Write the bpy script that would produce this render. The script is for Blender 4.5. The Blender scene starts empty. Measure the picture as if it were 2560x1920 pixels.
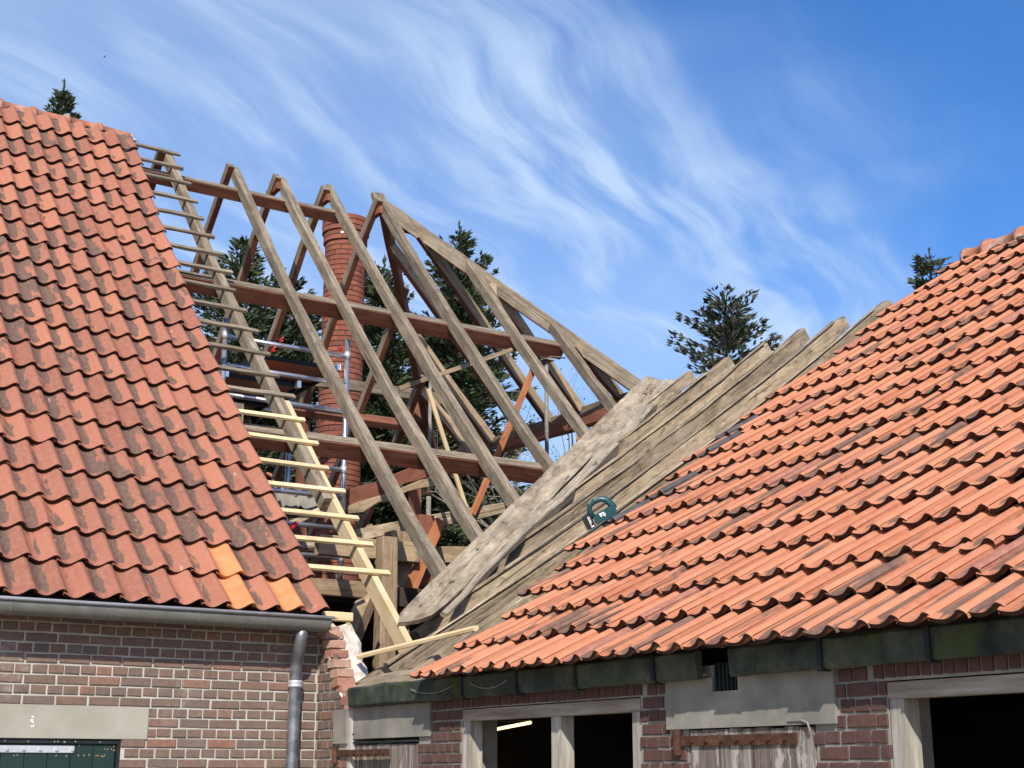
import bpy, math, random
import numpy as np
from mathutils import Vector, Matrix

random.seed(7)
rng = np.random.RandomState(11)
scene = bpy.context.scene
COL = scene.collection
R = math.radians

# ------------------------------------------------------------------ camera
# World: X runs along the farmhouse (to the right, away), Y runs along the wing (to the left, away), Z up.
AZ, PIT = R(57.566), R(15.259)
fwd_h = Vector((math.cos(AZ), math.sin(AZ), 0)); right = Vector((math.sin(AZ), -math.cos(AZ), 0))
fwd = fwd_h * math.cos(PIT) + Vector((0, 0, math.sin(PIT)))
upv = -fwd_h * math.sin(PIT) + Vector((0, 0, math.cos(PIT)))
cam_data = bpy.data.cameras.new('camera')
cam = bpy.data.objects.new('camera', cam_data); COL.objects.link(cam)
cam.matrix_world = Matrix(((right.x, upv.x, -fwd.x, 0), (right.y, upv.y, -fwd.y, 0), (right.z, upv.z, -fwd.z, 1.65), (0, 0, 0, 1)))
cam_data.sensor_width = 36; cam_data.lens = 36 * 3537.35 / 2560
cam_data.clip_start = 0.1; cam_data.clip_end = 5000
scene.camera = cam

# ------------------------------------------------------------------ light
SUN = Vector((-0.70, -1.14, 1.0)).normalized()          # towards the sun
sun_el = math.asin(SUN.z); sun_rot = math.atan2(SUN.x, SUN.y)
sl = bpy.data.lights.new('sun', 'SUN'); sl.energy = 4.8; sl.angle = R(0.55); sl.color = (1.0, 0.94, 0.85)
so = bpy.data.objects.new('sun', sl); COL.objects.link(so)
so.rotation_euler = (-SUN).to_track_quat('-Z', 'Y').to_euler(); so.location = SUN * 60
scene.view_settings.view_transform = 'Standard'; scene.view_settings.look = 'None'
scene.view_settings.gamma = 1; scene.view_settings.use_curve_mapping = False
scene.view_settings.exposure = 0.30

world = bpy.data.worlds.new('World'); scene.world = world; world.use_nodes = True
wt = world.node_tree; wn = wt.nodes; wl = wt.links; wn.clear()
def N(nodes, typ, **kw):
    n = nodes.new(typ)
    for k, v in kw.items():
        if k == 'inp':
            for i, val in v.items(): n.inputs[i].default_value = val
        else: setattr(n, k, v)
    return n
sky = N(wn, 'ShaderNodeTexSky', sky_type='NISHITA', sun_disc=False, sun_elevation=sun_el, sun_rotation=sun_rot)
sky.altitude = 50; sky.air_density = 1.0; sky.dust_density = 0.6; sky.ozone_density = 3.0
hsv = N(wn, 'ShaderNodeHueSaturation'); hsv.inputs['Saturation'].default_value = 1.30; hsv.inputs['Value'].default_value = 1.12
wl.new(sky.outputs[0], hsv.inputs['Color'])
tc = N(wn, 'ShaderNodeTexCoord'); sep = N(wn, 'ShaderNodeSeparateXYZ'); wl.new(tc.outputs['Generated'], sep.inputs[0])
def wmath(op, a, b=None, c=None, clamp=False):
    n = N(wn, 'ShaderNodeMath', operation=op, use_clamp=clamp)
    for i, v in enumerate((a, b, c)):
        if v is None: continue
        if isinstance(v, (int, float)): n.inputs[i].default_value = v
        else: wl.new(v, n.inputs[i])
    return n.outputs[0]
zc = wmath('MAXIMUM', sep.outputs[2], 0.06)
px_ = wmath('DIVIDE', sep.outputs[0], zc); py_ = wmath('DIVIDE', sep.outputs[1], zc)
comb = N(wn, 'ShaderNodeCombineXYZ'); wl.new(px_, comb.inputs[0]); wl.new(py_, comb.inputs[1])
def mapping(src, rot, scl, loc=(0, 0, 0)):
    m1 = N(wn, 'ShaderNodeMapping', vector_type='TEXTURE'); m1.inputs['Rotation'].default_value = (0, 0, rot); wl.new(src, m1.inputs[0])
    m2 = N(wn, 'ShaderNodeMapping'); m2.inputs['Scale'].default_value = scl; m2.inputs['Location'].default_value = loc; wl.new(m1.outputs[0], m2.inputs[0])
    return m2.outputs[0]
def noise(src, scale, detail=6, rough=.55, dist=0.0):
    n = N(wn, 'ShaderNodeTexNoise'); n.inputs['Scale'].default_value = scale; n.inputs['Detail'].default_value = detail
    n.inputs['Roughness'].default_value = rough; n.inputs['Distortion'].default_value = dist; wl.new(src, n.inputs['Vector']); return n
def vadd(a, b, scale):
    s = N(wn, 'ShaderNodeVectorMath', operation='SCALE'); wl.new(b, s.inputs[0]); s.inputs['Scale'].default_value = scale
    sb = N(wn, 'ShaderNodeVectorMath', operation='SUBTRACT'); wl.new(s.outputs[0], sb.inputs[0]); sb.inputs[1].default_value = (scale / 2,) * 3
    ad = N(wn, 'ShaderNodeVectorMath', operation='ADD'); wl.new(a, ad.inputs[0]); wl.new(sb.outputs[0], ad.inputs[1]); return ad.outputs[0]
def ramp(src, a, b, lo=0.0, hi=1.0):
    m = N(wn, 'ShaderNodeMapRange', interpolation_type='SMOOTHSTEP'); wl.new(src, m.inputs[0])
    for i, v in enumerate((a, b, lo, hi)): m.inputs[i + 1].default_value = v
    return m.outputs[0]
warp = noise(comb.outputs[0], 0.9, 2, .5)
P1 = vadd(comb.outputs[0], warp.outputs['Color'], 0.62)
# cirrus: fibres drawn out along one wind direction, banks where the wide noise lets them
STREAK = R(35)
fib = noise(mapping(P1, STREAK, (1.0, 5.2, 1.0)), 1.55, 7, .54, .2)
fine = noise(mapping(P1, STREAK + R(10), (1.5, 11.0, 1.0), (3, 1, 0)), 2.0, 7, .65, .1)
bank = noise(comb.outputs[0], 1.15, 3, .5, .4)
veil = noise(comb.outputs[0], 0.8, 3, .5)
# the cirrus field thins out towards one side of the wind direction
nn = wmath('ADD', wmath('MULTIPLY', px_, -0.57), wmath('MULTIPLY', py_, 0.82))
side = ramp(wmath('ADD', nn, wmath('MULTIPLY', wmath('SUBTRACT', bank.outputs[0], 0.5), 1.0)), 0.14, 0.84, 0.04, 1.0)
m_bank = wmath('MULTIPLY', side, ramp(bank.outputs[0], 0.30, 0.60, 0.35, 1.0))
fibm = ramp(fib.outputs[0], 0.40, 0.70)
finem = ramp(fine.outputs[0], 0.36, 0.80)
c1 = wmath('MULTIPLY', m_bank, wmath('ADD', wmath('MULTIPLY', fibm, 0.85), wmath('MULTIPLY', finem, 0.16)))
c2 = wmath('MULTIPLY', wmath('MULTIPLY', ramp(veil.outputs[0], 0.25, 0.75, 0.45, 1.0), side), 0.66)
wb = wmath('ADD', nn, wmath('MULTIPLY', wmath('SUBTRACT', warp.outputs[0], 0.5), 0.8))
band = wmath('MULTIPLY', ramp(wmath('ABSOLUTE', wmath('SUBTRACT', wb, 0.60)), 0.02, 0.26, 1.0, 0.0), ramp(fib.outputs[0], 0.34, 0.66))
cl = wmath('ADD', wmath('ADD', wmath('MULTIPLY', c1, 0.62), c2), wmath('MULTIPLY', band, 0.42), clamp=True)
clm = wmath('MULTIPLY', cl, 0.85)
mix = N(wn, 'ShaderNodeMix', data_type='RGBA'); tint = N(wn, 'ShaderNodeMix', data_type='RGBA', blend_type='MULTIPLY'); tint.inputs[0].default_value = 1; wl.new(hsv.outputs[0], tint.inputs[6]); tint.inputs[7].default_value = (1.0, 0.98, 1.16, 1)
wl.new(clm, mix.inputs[0]); wl.new(tint.outputs[2], mix.inputs[6]); mix.inputs[7].default_value = (4.3, 5.5, 7.3, 1)
bg = N(wn, 'ShaderNodeBackground'); bg.inputs['Strength'].default_value = 0.115; wl.new(mix.outputs[2], bg.inputs[0])
wo = N(wn, 'ShaderNodeOutputWorld'); wl.new(bg.outputs[0], wo.inputs[0])

# ------------------------------------------------------------------ materials
MATS = {}
class MB:
    """small helper round one material's node tree"""
    def __init__(s, name, rough=.8, spec=.3):
        m = bpy.data.materials.new(name); m.use_nodes = True; MATS[name] = m; s.m = m
        s.t = m.node_tree; s.n = s.t.nodes; s.l = s.t.links; s.b = s.n['Principled BSDF']
        s.b.inputs['Roughness'].default_value = rough
        s.b.inputs['Specular IOR Level'].default_value = spec
    def new(s, typ, **kw): return N(s.n, typ, **kw)
    def link(s, a, b): s.l.new(a, b)
    def coord(s, kind='Object'): return s.new('ShaderNodeTexCoord').outputs[kind]
    def map(s, src, scl=(1, 1, 1), loc=(0, 0, 0)):
        m = s.new('ShaderNodeMapping'); m.inputs['Scale'].default_value = scl; m.inputs['Location'].default_value = loc
        s.link(src, m.inputs[0]); return m.outputs[0]
    def rnd(s): return s.new('ShaderNodeObjectInfo').outputs['Random']
    def shift(s, src, r, amt=37.0):
        """offset a coordinate by a per-object random amount so that no two pieces share a grain"""
        c = s.new('ShaderNodeCombineXYZ')
        for i, k in enumerate((1.0, 1.7, 2.3)):
            mm = s.math('MULTIPLY', r, amt * k); s.link(mm, c.inputs[i])
        a = s.new('ShaderNodeVectorMath', operation='ADD'); s.link(src, a.inputs[0]); s.link(c.outputs[0], a.inputs[1]); return a.outputs[0]
    def math(s, op, a, b=None, clamp=False):
        n = s.new('ShaderNodeMath', operation=op, use_clamp=clamp)
        for i, v in enumerate((a, b)):
            if v is None: continue
            if isinstance(v, (int, float)): n.inputs[i].default_value = v
            else: s.link(v, n.inputs[i])
        return n.outputs[0]
    def noise(s, src, scale, detail=4, rough=.55, dist=0.0):
        n = s.new('ShaderNodeTexNoise'); n.inputs['Scale'].default_value = scale; n.inputs['Detail'].default_value = detail
        n.inputs['Roughness'].default_value = rough; n.inputs['Distortion'].default_value = dist
        s.link(src, n.inputs['Vector']); return n.outputs[0]
    def ramp(s, src, a, b, lo=0.0, hi=1.0):
        m = s.new('ShaderNodeMapRange', interpolation_type='SMOOTHSTEP'); s.link(src, m.inputs[0])
        for i, v in enumerate((a, b, lo, hi)): m.inputs[i + 1].default_value = v
        return m.outputs[0]
    def colors(s, src, stops):
        r = s.new('ShaderNodeValToRGB'); e = r.color_ramp.elements
        while len(e) < len(stops): e.new(0.5)
        for i, (p, c) in enumerate(stops): e[i].position = p; e[i].color = (*c, 1)
        s.link(src, r.inputs[0]); return r.outputs[0]
    def mix(s, f, a, b, typ='MIX'):
        n = s.new('ShaderNodeMix', data_type='RGBA', blend_type=typ)
        for i, v in ((0, f), (6, a), (7, b)):
            if isinstance(v, (int, float)): n.inputs[i].default_value = v
            elif isinstance(v, tuple): n.inputs[i].default_value = (*v, 1)
            else: s.link(v, n.inputs[i])
        return n.outputs[2]
    def base(s, c):
        if isinstance(c, tuple): s.b.inputs['Base Color'].default_value = (*c, 1)
        else: s.link(c, s.b.inputs['Base Color'])
    def bump(s, h, strength=.3, dist=.01):
        n = s.new('ShaderNodeBump'); n.inputs['Strength'].default_value = strength; n.inputs['Distance'].default_value = dist
        s.link(h, n.inputs['Height']); s.link(n.outputs[0], s.b.inputs['Normal'])

def wood(name, cols, grain=(1.2, 28, 28), speck=.5, bump=.35, rough=.85, mottle=.45, crack=.55):
    m = MB(name, rough, .2); r = m.rnd(); co = m.shift(m.coord(), r)
    g = m.noise(m.map(co, grain), 1.0, 7, .68, .6); blot = m.noise(m.map(co, (2.2, 7, 7)), 1.3, 5, .65)
    v = m.math('ADD', m.math('MULTIPLY', g, .55), m.math('MULTIPLY', blot, .45))
    c = m.colors(v, [(.34, cols[0]), (.5, cols[1]), (.66, cols[2])])
    st = m.ramp(m.noise(m.map(co, (7, 16, 16)), 1.0, 5, .7, .4), .52, .70, 0, mottle); c = m.mix(st, c, tuple(x * .55 for x in cols[0]))
    pl = m.ramp(m.noise(m.map(co, (5, 11, 11), (9, 3, 1)), 1.0, 5, .7, .3), .56, .72, 0, mottle); c = m.mix(pl, c, tuple(min(1, x * 1.25) for x in cols[2]))
    cr = m.ramp(m.noise(m.map(co, (1.1, 55, 55), (2, 7, 5)), 1.0, 4, .6, .8), .60, .68, 0, crack); c = m.mix(cr, c, tuple(x * .3 for x in cols[0]))
    knot = m.ramp(m.noise(m.map(co, (4.5, 14, 14)), 1.0, 2, .5), .68, .74, 0, speck); c = m.mix(knot, c, tuple(x * .3 for x in cols[0]))
    hv = m.new('ShaderNodeHueSaturation'); m.link(c, hv.inputs['Color']); m.link(m.math('ADD', m.math('MULTIPLY', r, .4), .82), hv.inputs['Value'])
    m.base(hv.outputs[0]); m.bump(m.math('SUBTRACT', g, m.math('MULTIPLY', cr, .6)), bump, .015); return m.m
wood('weathered_wood', [(.090, .069, .047), (.188, .150, .104), (.32, .268, .195)])
wood('grey_wood', [(.125, .093, .062), (.28, .215, .140), (.45, .36, .245)], grain=(2.5, 11, 11), speck=.7, bump=.9, mottle=.65, crack=.6)
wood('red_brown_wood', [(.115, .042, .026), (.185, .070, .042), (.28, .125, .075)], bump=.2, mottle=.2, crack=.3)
wood('tan_wood', [(.17, .115, .068), (.30, .215, .13), (.43, .33, .215)], grain=(1.2, 18, 18))
wood('new_pine', [(.50, .36, .18), (.66, .50, .28), (.76, .61, .37)], grain=(1.0, 22, 22), speck=.3, bump=.1, rough=.7, mottle=.06, crack=.08)
wood('orange_wood', [(.24, .085, .035), (.34, .13, .055), (.45, .20, .09)], bump=.15, mottle=.15, crack=.2)
wood('silver_wood', [(.13, .105, .075), (.26, .215, .155), (.42, .355, .27)], grain=(1.0, 30, 30), speck=.7, bump=.5)
wood('rotten_wood', [(.115, .090, .062), (.27, .215, .148), (.43, .355, .255)], grain=(2.5, 7, 7), speck=.9, bump=.9, mottle=.6, crack=.5)

def tile_material(name, lit, soot_amt, soot_u, w, streak=False):
    m = MB(name, .82, .18); r0 = m.rnd(); at = m.new('ShaderNodeAttribute', attribute_name='tint'); r = m.math('FRACT', m.math('ADD', r0, at.outputs['Fac']))
    uv = m.new('ShaderNodeUVMap'); uv.uv_map = 'uv'; su = m.new('ShaderNodeSeparateXYZ'); m.link(uv.outputs[0], su.inputs[0])
    co = m.shift(uv.outputs[0], r, 61.0)
    base = m.colors(r, [(0.0, lit[0]), (.3, lit[1]), (.62, lit[2]), (.9, lit[3]), (1.0, lit[4])])
    mott = m.noise(co, 7.0, 5, .65)
    c = m.mix(m.ramp(mott, .35, .75, 0, .45), base, lit[5])
    # soot and lichen patches: sit in the pan of each tile, each with its own outline
    n1 = m.noise(m.map(co, (3.2 if streak else 2.2, .55 if streak else 1.25, 1)), 1.15, 5, .6, .3 if streak else .5)
    du = m.math('ABSOLUTE', m.math('SUBTRACT', su.outputs[0], soot_u))
    pan = m.ramp(du, .10, .42, 1, 0); up = m.ramp(su.outputs[1], .02, .25, .25, 1.0)
    r2 = m.math('FRACT', m.math('MULTIPLY', r, 7.31))
    k = m.math('ADD', m.math('MULTIPLY', n1, 1.05), m.math('MULTIPLY', m.math('MULTIPLY', pan, up), .40)); k = m.math('SUBTRACT', k, .09)
    k = m.math('ADD', k, m.math('MULTIPLY', m.math('SUBTRACT', r2, .5), .44))
    k = m.math('ADD', k, soot_amt)
    pos = m.new('ShaderNodeNewGeometry').outputs['Position']
    big = m.noise(pos, .55, 2, .5); k = m.math('ADD', k, m.math('MULTIPLY', m.math('SUBTRACT', big, .5), .6))
    if not streak:      # the top courses are cleaner
        sz = m.new('ShaderNodeSeparateXYZ'); m.link(pos, sz.inputs[0]); k = m.math('SUBTRACT', k, m.ramp(sz.outputs[2], 5.6, 7.8, 0, .20))
    patch = m.ramp(k, .70, .78)
    sc = m.colors(m.noise(co, 9, 4, .6), [(.3, (.060, .046, .038)), (.7, (.145, .105, .080))])
    c = m.mix(m.math('MULTIPLY', patch, .82), c, sc)
    if not streak:   # pale lichen spots
        lich = m.ramp(m.noise(co, 3.3, 3, .5, .6), .70, .75, 0, .55); c = m.mix(lich, c, (.52, .38, .29))
    c = m.mix(m.ramp(su.outputs[1], -.13, .015, .95, 0.0), c, (.030, .018, .014))      # dirt plus the lip's shade, painted near-black on the lower edge
    fine = m.noise(co, 26, 3, .6); c = m.mix(m.ramp(fine, .58, .78, 0, .3), c, (.18, .07, .04))
    m.base(c); m.bump(m.noise(co, 22, 4, .6), .12, .004); return m.m
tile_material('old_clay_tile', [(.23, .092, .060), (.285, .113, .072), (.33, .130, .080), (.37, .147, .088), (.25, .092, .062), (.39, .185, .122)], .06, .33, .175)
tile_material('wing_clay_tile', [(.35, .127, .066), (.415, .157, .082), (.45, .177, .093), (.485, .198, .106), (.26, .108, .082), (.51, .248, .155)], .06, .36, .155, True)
m = MB('new_clay_tile', .75, .2); co = m.shift(m.coord(), m.rnd()); m.base(m.colors(m.noise(co, 9, 4, .6), [(.3, (.50, .18, .072)), (.7, (.62, .26, .11))])); m.bump(m.noise(co, 60, 3), .08, .003)
m = MB('slate_tile', .6, .4); co = m.shift(m.coord(), m.rnd()); m.base(m.colors(m.noise(co, 9, 4, .6), [(.3, (.04, .036, .036)), (.7, (.10, .088, .082))]))
m = MB('ridge_clay', .85, .15); co = m.shift(m.coord(), m.rnd())
c = m.colors(m.noise(co, 5, 5, .6), [(.3, (.27, .10, .06)), (.6, (.38, .15, .09)), (.8, (.40, .25, .18))]); m.base(m.mix(m.ramp(m.noise(co, 8, 4, .6), .47, .66, 0, .75), c, (.38, .33, .27))); m.bump(m.noise(co, 30, 4), .3, .006)
m = MB('ridge_mortar', .95, .1); co = m.coord('Object'); m.base(m.colors(m.noise(co, 22, 5, .7), [(.3, (.022, .022, .014)), (.6, (.085, .075, .05)), (.8, (.22, .20, .16))])); m.bump(m.noise(co, 30, 4), .8, .02)

def brick_material(name, cols, bloom):
    m = MB(name, .9, .12); r0 = m.rnd(); at = m.new('ShaderNodeAttribute', attribute_name='tint'); r = m.math('FRACT', m.math('ADD', r0, at.outputs['Fac']))
    pos = m.new('ShaderNodeNewGeometry').outputs['Position']; co = m.shift(pos, r, 3.0)
    c = m.colors(r, [(i / (len(cols) - 1), x) for i, x in enumerate(cols)])
    n = m.noise(co, 28, 5, .65); c = m.mix(m.ramp(n, .35, .75, 0, .5), c, tuple(x * .5 for x in cols[1]))
    b = m.ramp(m.noise(pos, 2.2, 5, .7), .56, .74, 0, bloom); c = m.mix(m.math('MULTIPLY', b, m.ramp(n, .35, .6)), c, (.42, .37, .32))
    m.base(c); m.bump(m.noise(co, 55, 5, .65), .35, .004); return m.m
brick_material('farm_brick', [(.150, .110, .088), (.175, .120, .094), (.188, .124, .096), (.160, .117, .098), (.20, .124, .093), (.150, .115, .098), (.185, .135, .112), (.25, .128, .088)], .65)
brick_material('wing_brick', [(.088, .050, .043), (.108, .058, .048), (.100, .060, .052), (.12, .064, .052)], .12)
brick_material('chimney_brick', [(.21, .072, .044), (.245, .086, .052), (.28, .10, .060), (.235, .084, .055), (.17, .064, .046)], .06)
brick_material('broken_brick', [(.30, .15, .105), (.40, .20, .14), (.45, .30, .22), (.36, .17, .12)], .9)
def flat_mat(name, c0, c1, scale=6, rough=.9, spec=.2, bump=.2, detail=5, bd=.004, lo=.35, hi=.68):
    m = MB(name, rough, spec); co = m.coord('Object'); n = m.noise(co, scale, detail, .6); m.base(m.colors(n, [(lo, c0), (hi, c1)]))
    if bump: m.bump(m.noise(co, scale * 6, 4, .6), bump, bd)
    return m
flat_mat('mortar', (.36, .34, .29), (.48, .455, .39), 9, bump=.5)
flat_mat('wing_mortar', (.20, .19, .16), (.30, .28, .235), 9, bump=.5)
flat_mat('chimney_mortar', (.05, .03, .024), (.12, .075, .058), 9)
flat_mat('lintel_concrete', (.29, .275, .225), (.36, .34, .285), 3.5, bump=.12)
flat_mat('cement_render', (.175, .165, .14), (.285, .265, .22), 4.5, bump=.25)
flat_mat('white_plaster', (.42, .35, .29), (.74, .68, .60), 8, bump=.7, bd=.02)
m = flat_mat('zinc', (.125, .125, .108), (.19, .187, .165), 7, rough=.55, spec=.5, bump=.08); m.b.inputs['Metallic'].default_value = .35
m = flat_mat('zinc_pipe', (.15, .165, .185), (.34, .355, .37), 12, rough=.42, spec=.5, bump=.08); m.b.inputs['Metallic'].default_value = .7
m = flat_mat('aluminium', (.62, .62, .63), (.78, .78, .78), 10, rough=.28, spec=.5, bump=0); m.b.inputs['Metallic'].default_value = .85
flat_mat('steel_prop_metal', (.16, .14, .115), (.30, .275, .23), 14, rough=.6, bump=.2)
m = flat_mat('galvanised', (.50, .51, .52), (.62, .63, .64), 12, rough=.45, bump=0); m.b.inputs['Metallic'].default_value = .5
m = MB('rust', .9, .1); co = m.shift(m.coord(), m.rnd()); m.base(m.colors(m.noise(co, 18, 5, .65), [(.3, (.040, .022, .017)), (.55, (.085, .042, .028)), (.75, (.16, .075, .036))])); m.bump(m.noise(co, 60, 4), .4, .003)
flat_mat('green_paint', (.008, .022, .018), (.014, .034, .028), 5, rough=.45, spec=.4, bump=.05)
flat_mat('dark_paint', (.010, .014, .016), (.022, .03, .03), 5, rough=.5, bump=.05)
m = MB('mossy_gutter', .85, .2); co = m.coord('Object')
c = m.colors(m.noise(co, 5, 6, .65), [(.32, (.018, .022, .020)), (.48, (.040, .050, .036)), (.62, (.075, .080, .058)), (.78, (.20, .19, .155))])
c = m.mix(m.ramp(m.noise(co, 3.0, 4, .6), .52, .66, 0, .85), c, (.050, .066, .020)); c = m.mix(m.ramp(m.noise(co, 4.2, 4, .6, .8), .64, .70, 0, .6), c, (.12, .13, .035))
m.base(c); m.bump(m.noise(co, 30, 5), .5, .006)
m = MB('old_door_wood', .9, .15); co = m.shift(m.coord(), m.rnd()); g = m.noise(m.map(co, (26, 26, 1.6)), 1.0, 6, .65, .4)
c = m.colors(g, [(.32, (.060, .046, .036)), (.5, (.17, .14, .115)), (.68, (.33, .295, .255))]); pt = m.ramp(m.noise(m.map(co, (14, 14, 4)), 1.0, 5, .65), .54, .62, 0, .75); m.base(m.mix(pt, c, (.42, .40, .36))); m.bump(g, .5, .01)
m = MB('white_worn_frame', .85, .2); co = m.shift(m.coord(), m.rnd()); g = m.noise(m.map(co, (20, 20, 2.0)), 1.0, 6, .65)
c = m.colors(g, [(.3, (.16, .13, .10)), (.5, (.30, .275, .23)), (.7, (.46, .44, .39))]); m.base(c); m.bump(g, .35, .008)
m = MB('beam_frame_wood', .85, .2); co = m.shift(m.coord(), m.rnd()); g = m.noise(m.map(co, (20, 1.6, 20)), 1.0, 6, .65)
m.base(m.colors(g, [(.3, (.13, .10, .07)), (.5, (.25, .205, .155)), (.7, (.38, .33, .26))])); m.bump(g, .4, .008)
m = flat_mat('tool_teal', (.008, .050, .060), (.014, .075, .085), 10, rough=.35, spec=.5, bump=0)
flat_mat('tool_black', (.010, .010, .011), (.018, .018, .019), 10, rough=.5, spec=.5, bump=0)
flat_mat('tool_white', (.75, .75, .74), (.8, .8, .8), 10, rough=.5, bump=0)
flat_mat('tool_grey', (.14, .14, .14), (.2, .2, .2), 10, rough=.5, bump=0)
flat_mat('red_plastic', (.42, .02, .02), (.5, .03, .025), 10, rough=.4, bump=0)
flat_mat('deck_plywood', (.30, .13, .085), (.40, .19, .13), 5, rough=.7, bump=.05)
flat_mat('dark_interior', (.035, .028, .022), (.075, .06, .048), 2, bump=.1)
flat_mat('ground_sand', (.30, .255, .19), (.44, .385, .30), 2.0, bump=.6, bd=.02)
flat_mat('underlay_boards', (.10, .075, .055), (.20, .155, .115), 3, bump=.2)
m = MB('lamp_tube', .5); m.b.inputs['Emission Color'].default_value = (1.0, .82, .36, 1); m.b.inputs['Emission Strength'].default_value = 2.2; m.base((.8, .75, .5))
flat_mat('bark', (.045, .035, .028), (.115, .095, .075), 8, bump=.6, bd=.03)
flat_mat('bark_grey', (.10, .085, .07), (.20, .175, .15), 8, bump=.4, bd=.02)
def leaf(name, cols, rough=.6):
    m = MB(name, rough, .25); at = m.new('ShaderNodeAttribute', attribute_name='tint'); m.base(m.colors(at.outputs['Fac'], [(i / (len(cols) - 1), c) for i, c in enumerate(cols)]))
    return m
leaf('spruce_needles', [(.026, .040, .022), (.044, .062, .030), (.062, .080, .036), (.088, .102, .048)])
leaf('fir_needles', [(.030, .044, .032), (.048, .064, .040), (.066, .078, .046), (.12, .085, .058)])
leaf('spring_leaves', [(.09, .11, .035), (.14, .15, .05), (.19, .17, .075)])
leaf('twigs', [(.10, .082, .07), (.16, .13, .11)])

# ------------------------------------------------------------------ object helpers
def link(o): COL.objects.link(o); return o
def empty(name, loc, label, cat, group=None):
    o = bpy.data.objects.new(name, None); o.location = loc; o.empty_display_size = .2; link(o)
    o['label'] = label; o['category'] = cat
    if group: o['group'] = group
    return o
def tag(o, label, cat, group=None):
    o['label'] = label; o['category'] = cat
    if group: o['group'] = group
    return o
bpy_update_needed = []
def attach(o, parent):
    if parent is not None:
        o.parent = parent; o.matrix_parent_inverse = world_of(parent).inverted()
    return o
WM = {}
def world_of(o): return WM.get(o.name, Matrix.Translation(o.location) if o.parent is None and o.type == 'EMPTY' else Matrix.Identity(4))
def mesh_obj(name, verts, faces, mat, parent=None, mw=None, smooth=False, tint=None, uvs=None, me=None):
    if me is None: me = make_mesh(name, verts, faces, mat, smooth, tint, uvs)
    o = bpy.data.objects.new(name, me); link(o)
    mw = mw or Matrix.Identity(4)
    o.matrix_world = mw; WM[o.name] = mw.copy()
    if parent is not None:
        o.parent = parent; o.matrix_parent_inverse = world_of(parent).inverted(); o.matrix_basis = mw
    return o
def make_mesh(name, verts, faces, mat, smooth=False, tint=None, uvs=None):
    me = bpy.data.meshes.new(name); me.from_pydata([tuple(v) for v in verts], [], faces); me.update()
    if mat: me.materials.append(MATS[mat])
    if smooth is True: me.polygons.foreach_set('use_smooth', [True] * len(me.polygons))
    elif smooth: me.polygons.foreach_set('use_smooth', smooth)
    if tint is not None:
        a = me.attributes.new('tint', 'FLOAT', 'FACE'); a.data.foreach_set('value', tint)
    if uvs is not None:
        l = me.uv_layers.new(name='uv'); idx = np.empty(len(me.loops), dtype=np.int32); me.loops.foreach_get('vertex_index', idx)
        l.data.foreach_set('uv', np.asarray(uvs, dtype=np.float32)[idx].ravel())
    return me
class Geo:
    """gathers boxes and tubes that make up one part"""
    def __init__(s): s.v = []; s.f = []
    def add(s, v, f): b = len(s.v); s.v += [tuple(x) for x in v]; s.f += [tuple(i + b for i in q) for q in f]; return s
    def box(s, x0, x1, y0, y1, z0, z1):
        return s.add([(x0, y0, z0), (x1, y0, z0), (x1, y1, z0), (x0, y1, z0), (x0, y0, z1), (x1, y0, z1), (x1, y1, z1), (x0, y1, z1)],
                     [(0, 3, 2, 1), (4, 5, 6, 7), (0, 1, 5, 4), (1, 2, 6, 5), (2, 3, 7, 6), (3, 0, 4, 7)])
    def tube(s, pts, rad, n=10, cap=True):
        pts = [Vector(p) for p in pts]; rings = []; prev = None
        if not hasattr(rad, '__len__'): rad = [rad] * len(pts)
        v = []; f = []
        for i, p in enumerate(pts):
            d = (pts[min(i + 1, len(pts) - 1)] - pts[max(i - 1, 0)]).normalized()
            if prev is None:
                a = d.orthogonal().normalized()
            else:
                a = (prev - d * prev.dot(d)).normalized()
            prev = a; b = d.cross(a)
            for k in range(n):
                t = 2 * math.pi * k / n; v.append(p + (a * math.cos(t) + b * math.sin(t)) * rad[i])
        for i in range(len(pts) - 1):
            for k in range(n):
                f.append((i * n + k, i * n + (k + 1) % n, (i + 1) * n + (k + 1) % n, (i + 1) * n + k))
        if cap: f.append(tuple(range(n - 1, -1, -1))); f.append(tuple((len(pts) - 1) * n + k for k in range(n)))
        return s.add(v, f)
    def build(s, name, mat, parent=None, smooth=False): return mesh_obj(name, s.v, s.f, mat, parent, smooth=smooth)

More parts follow.
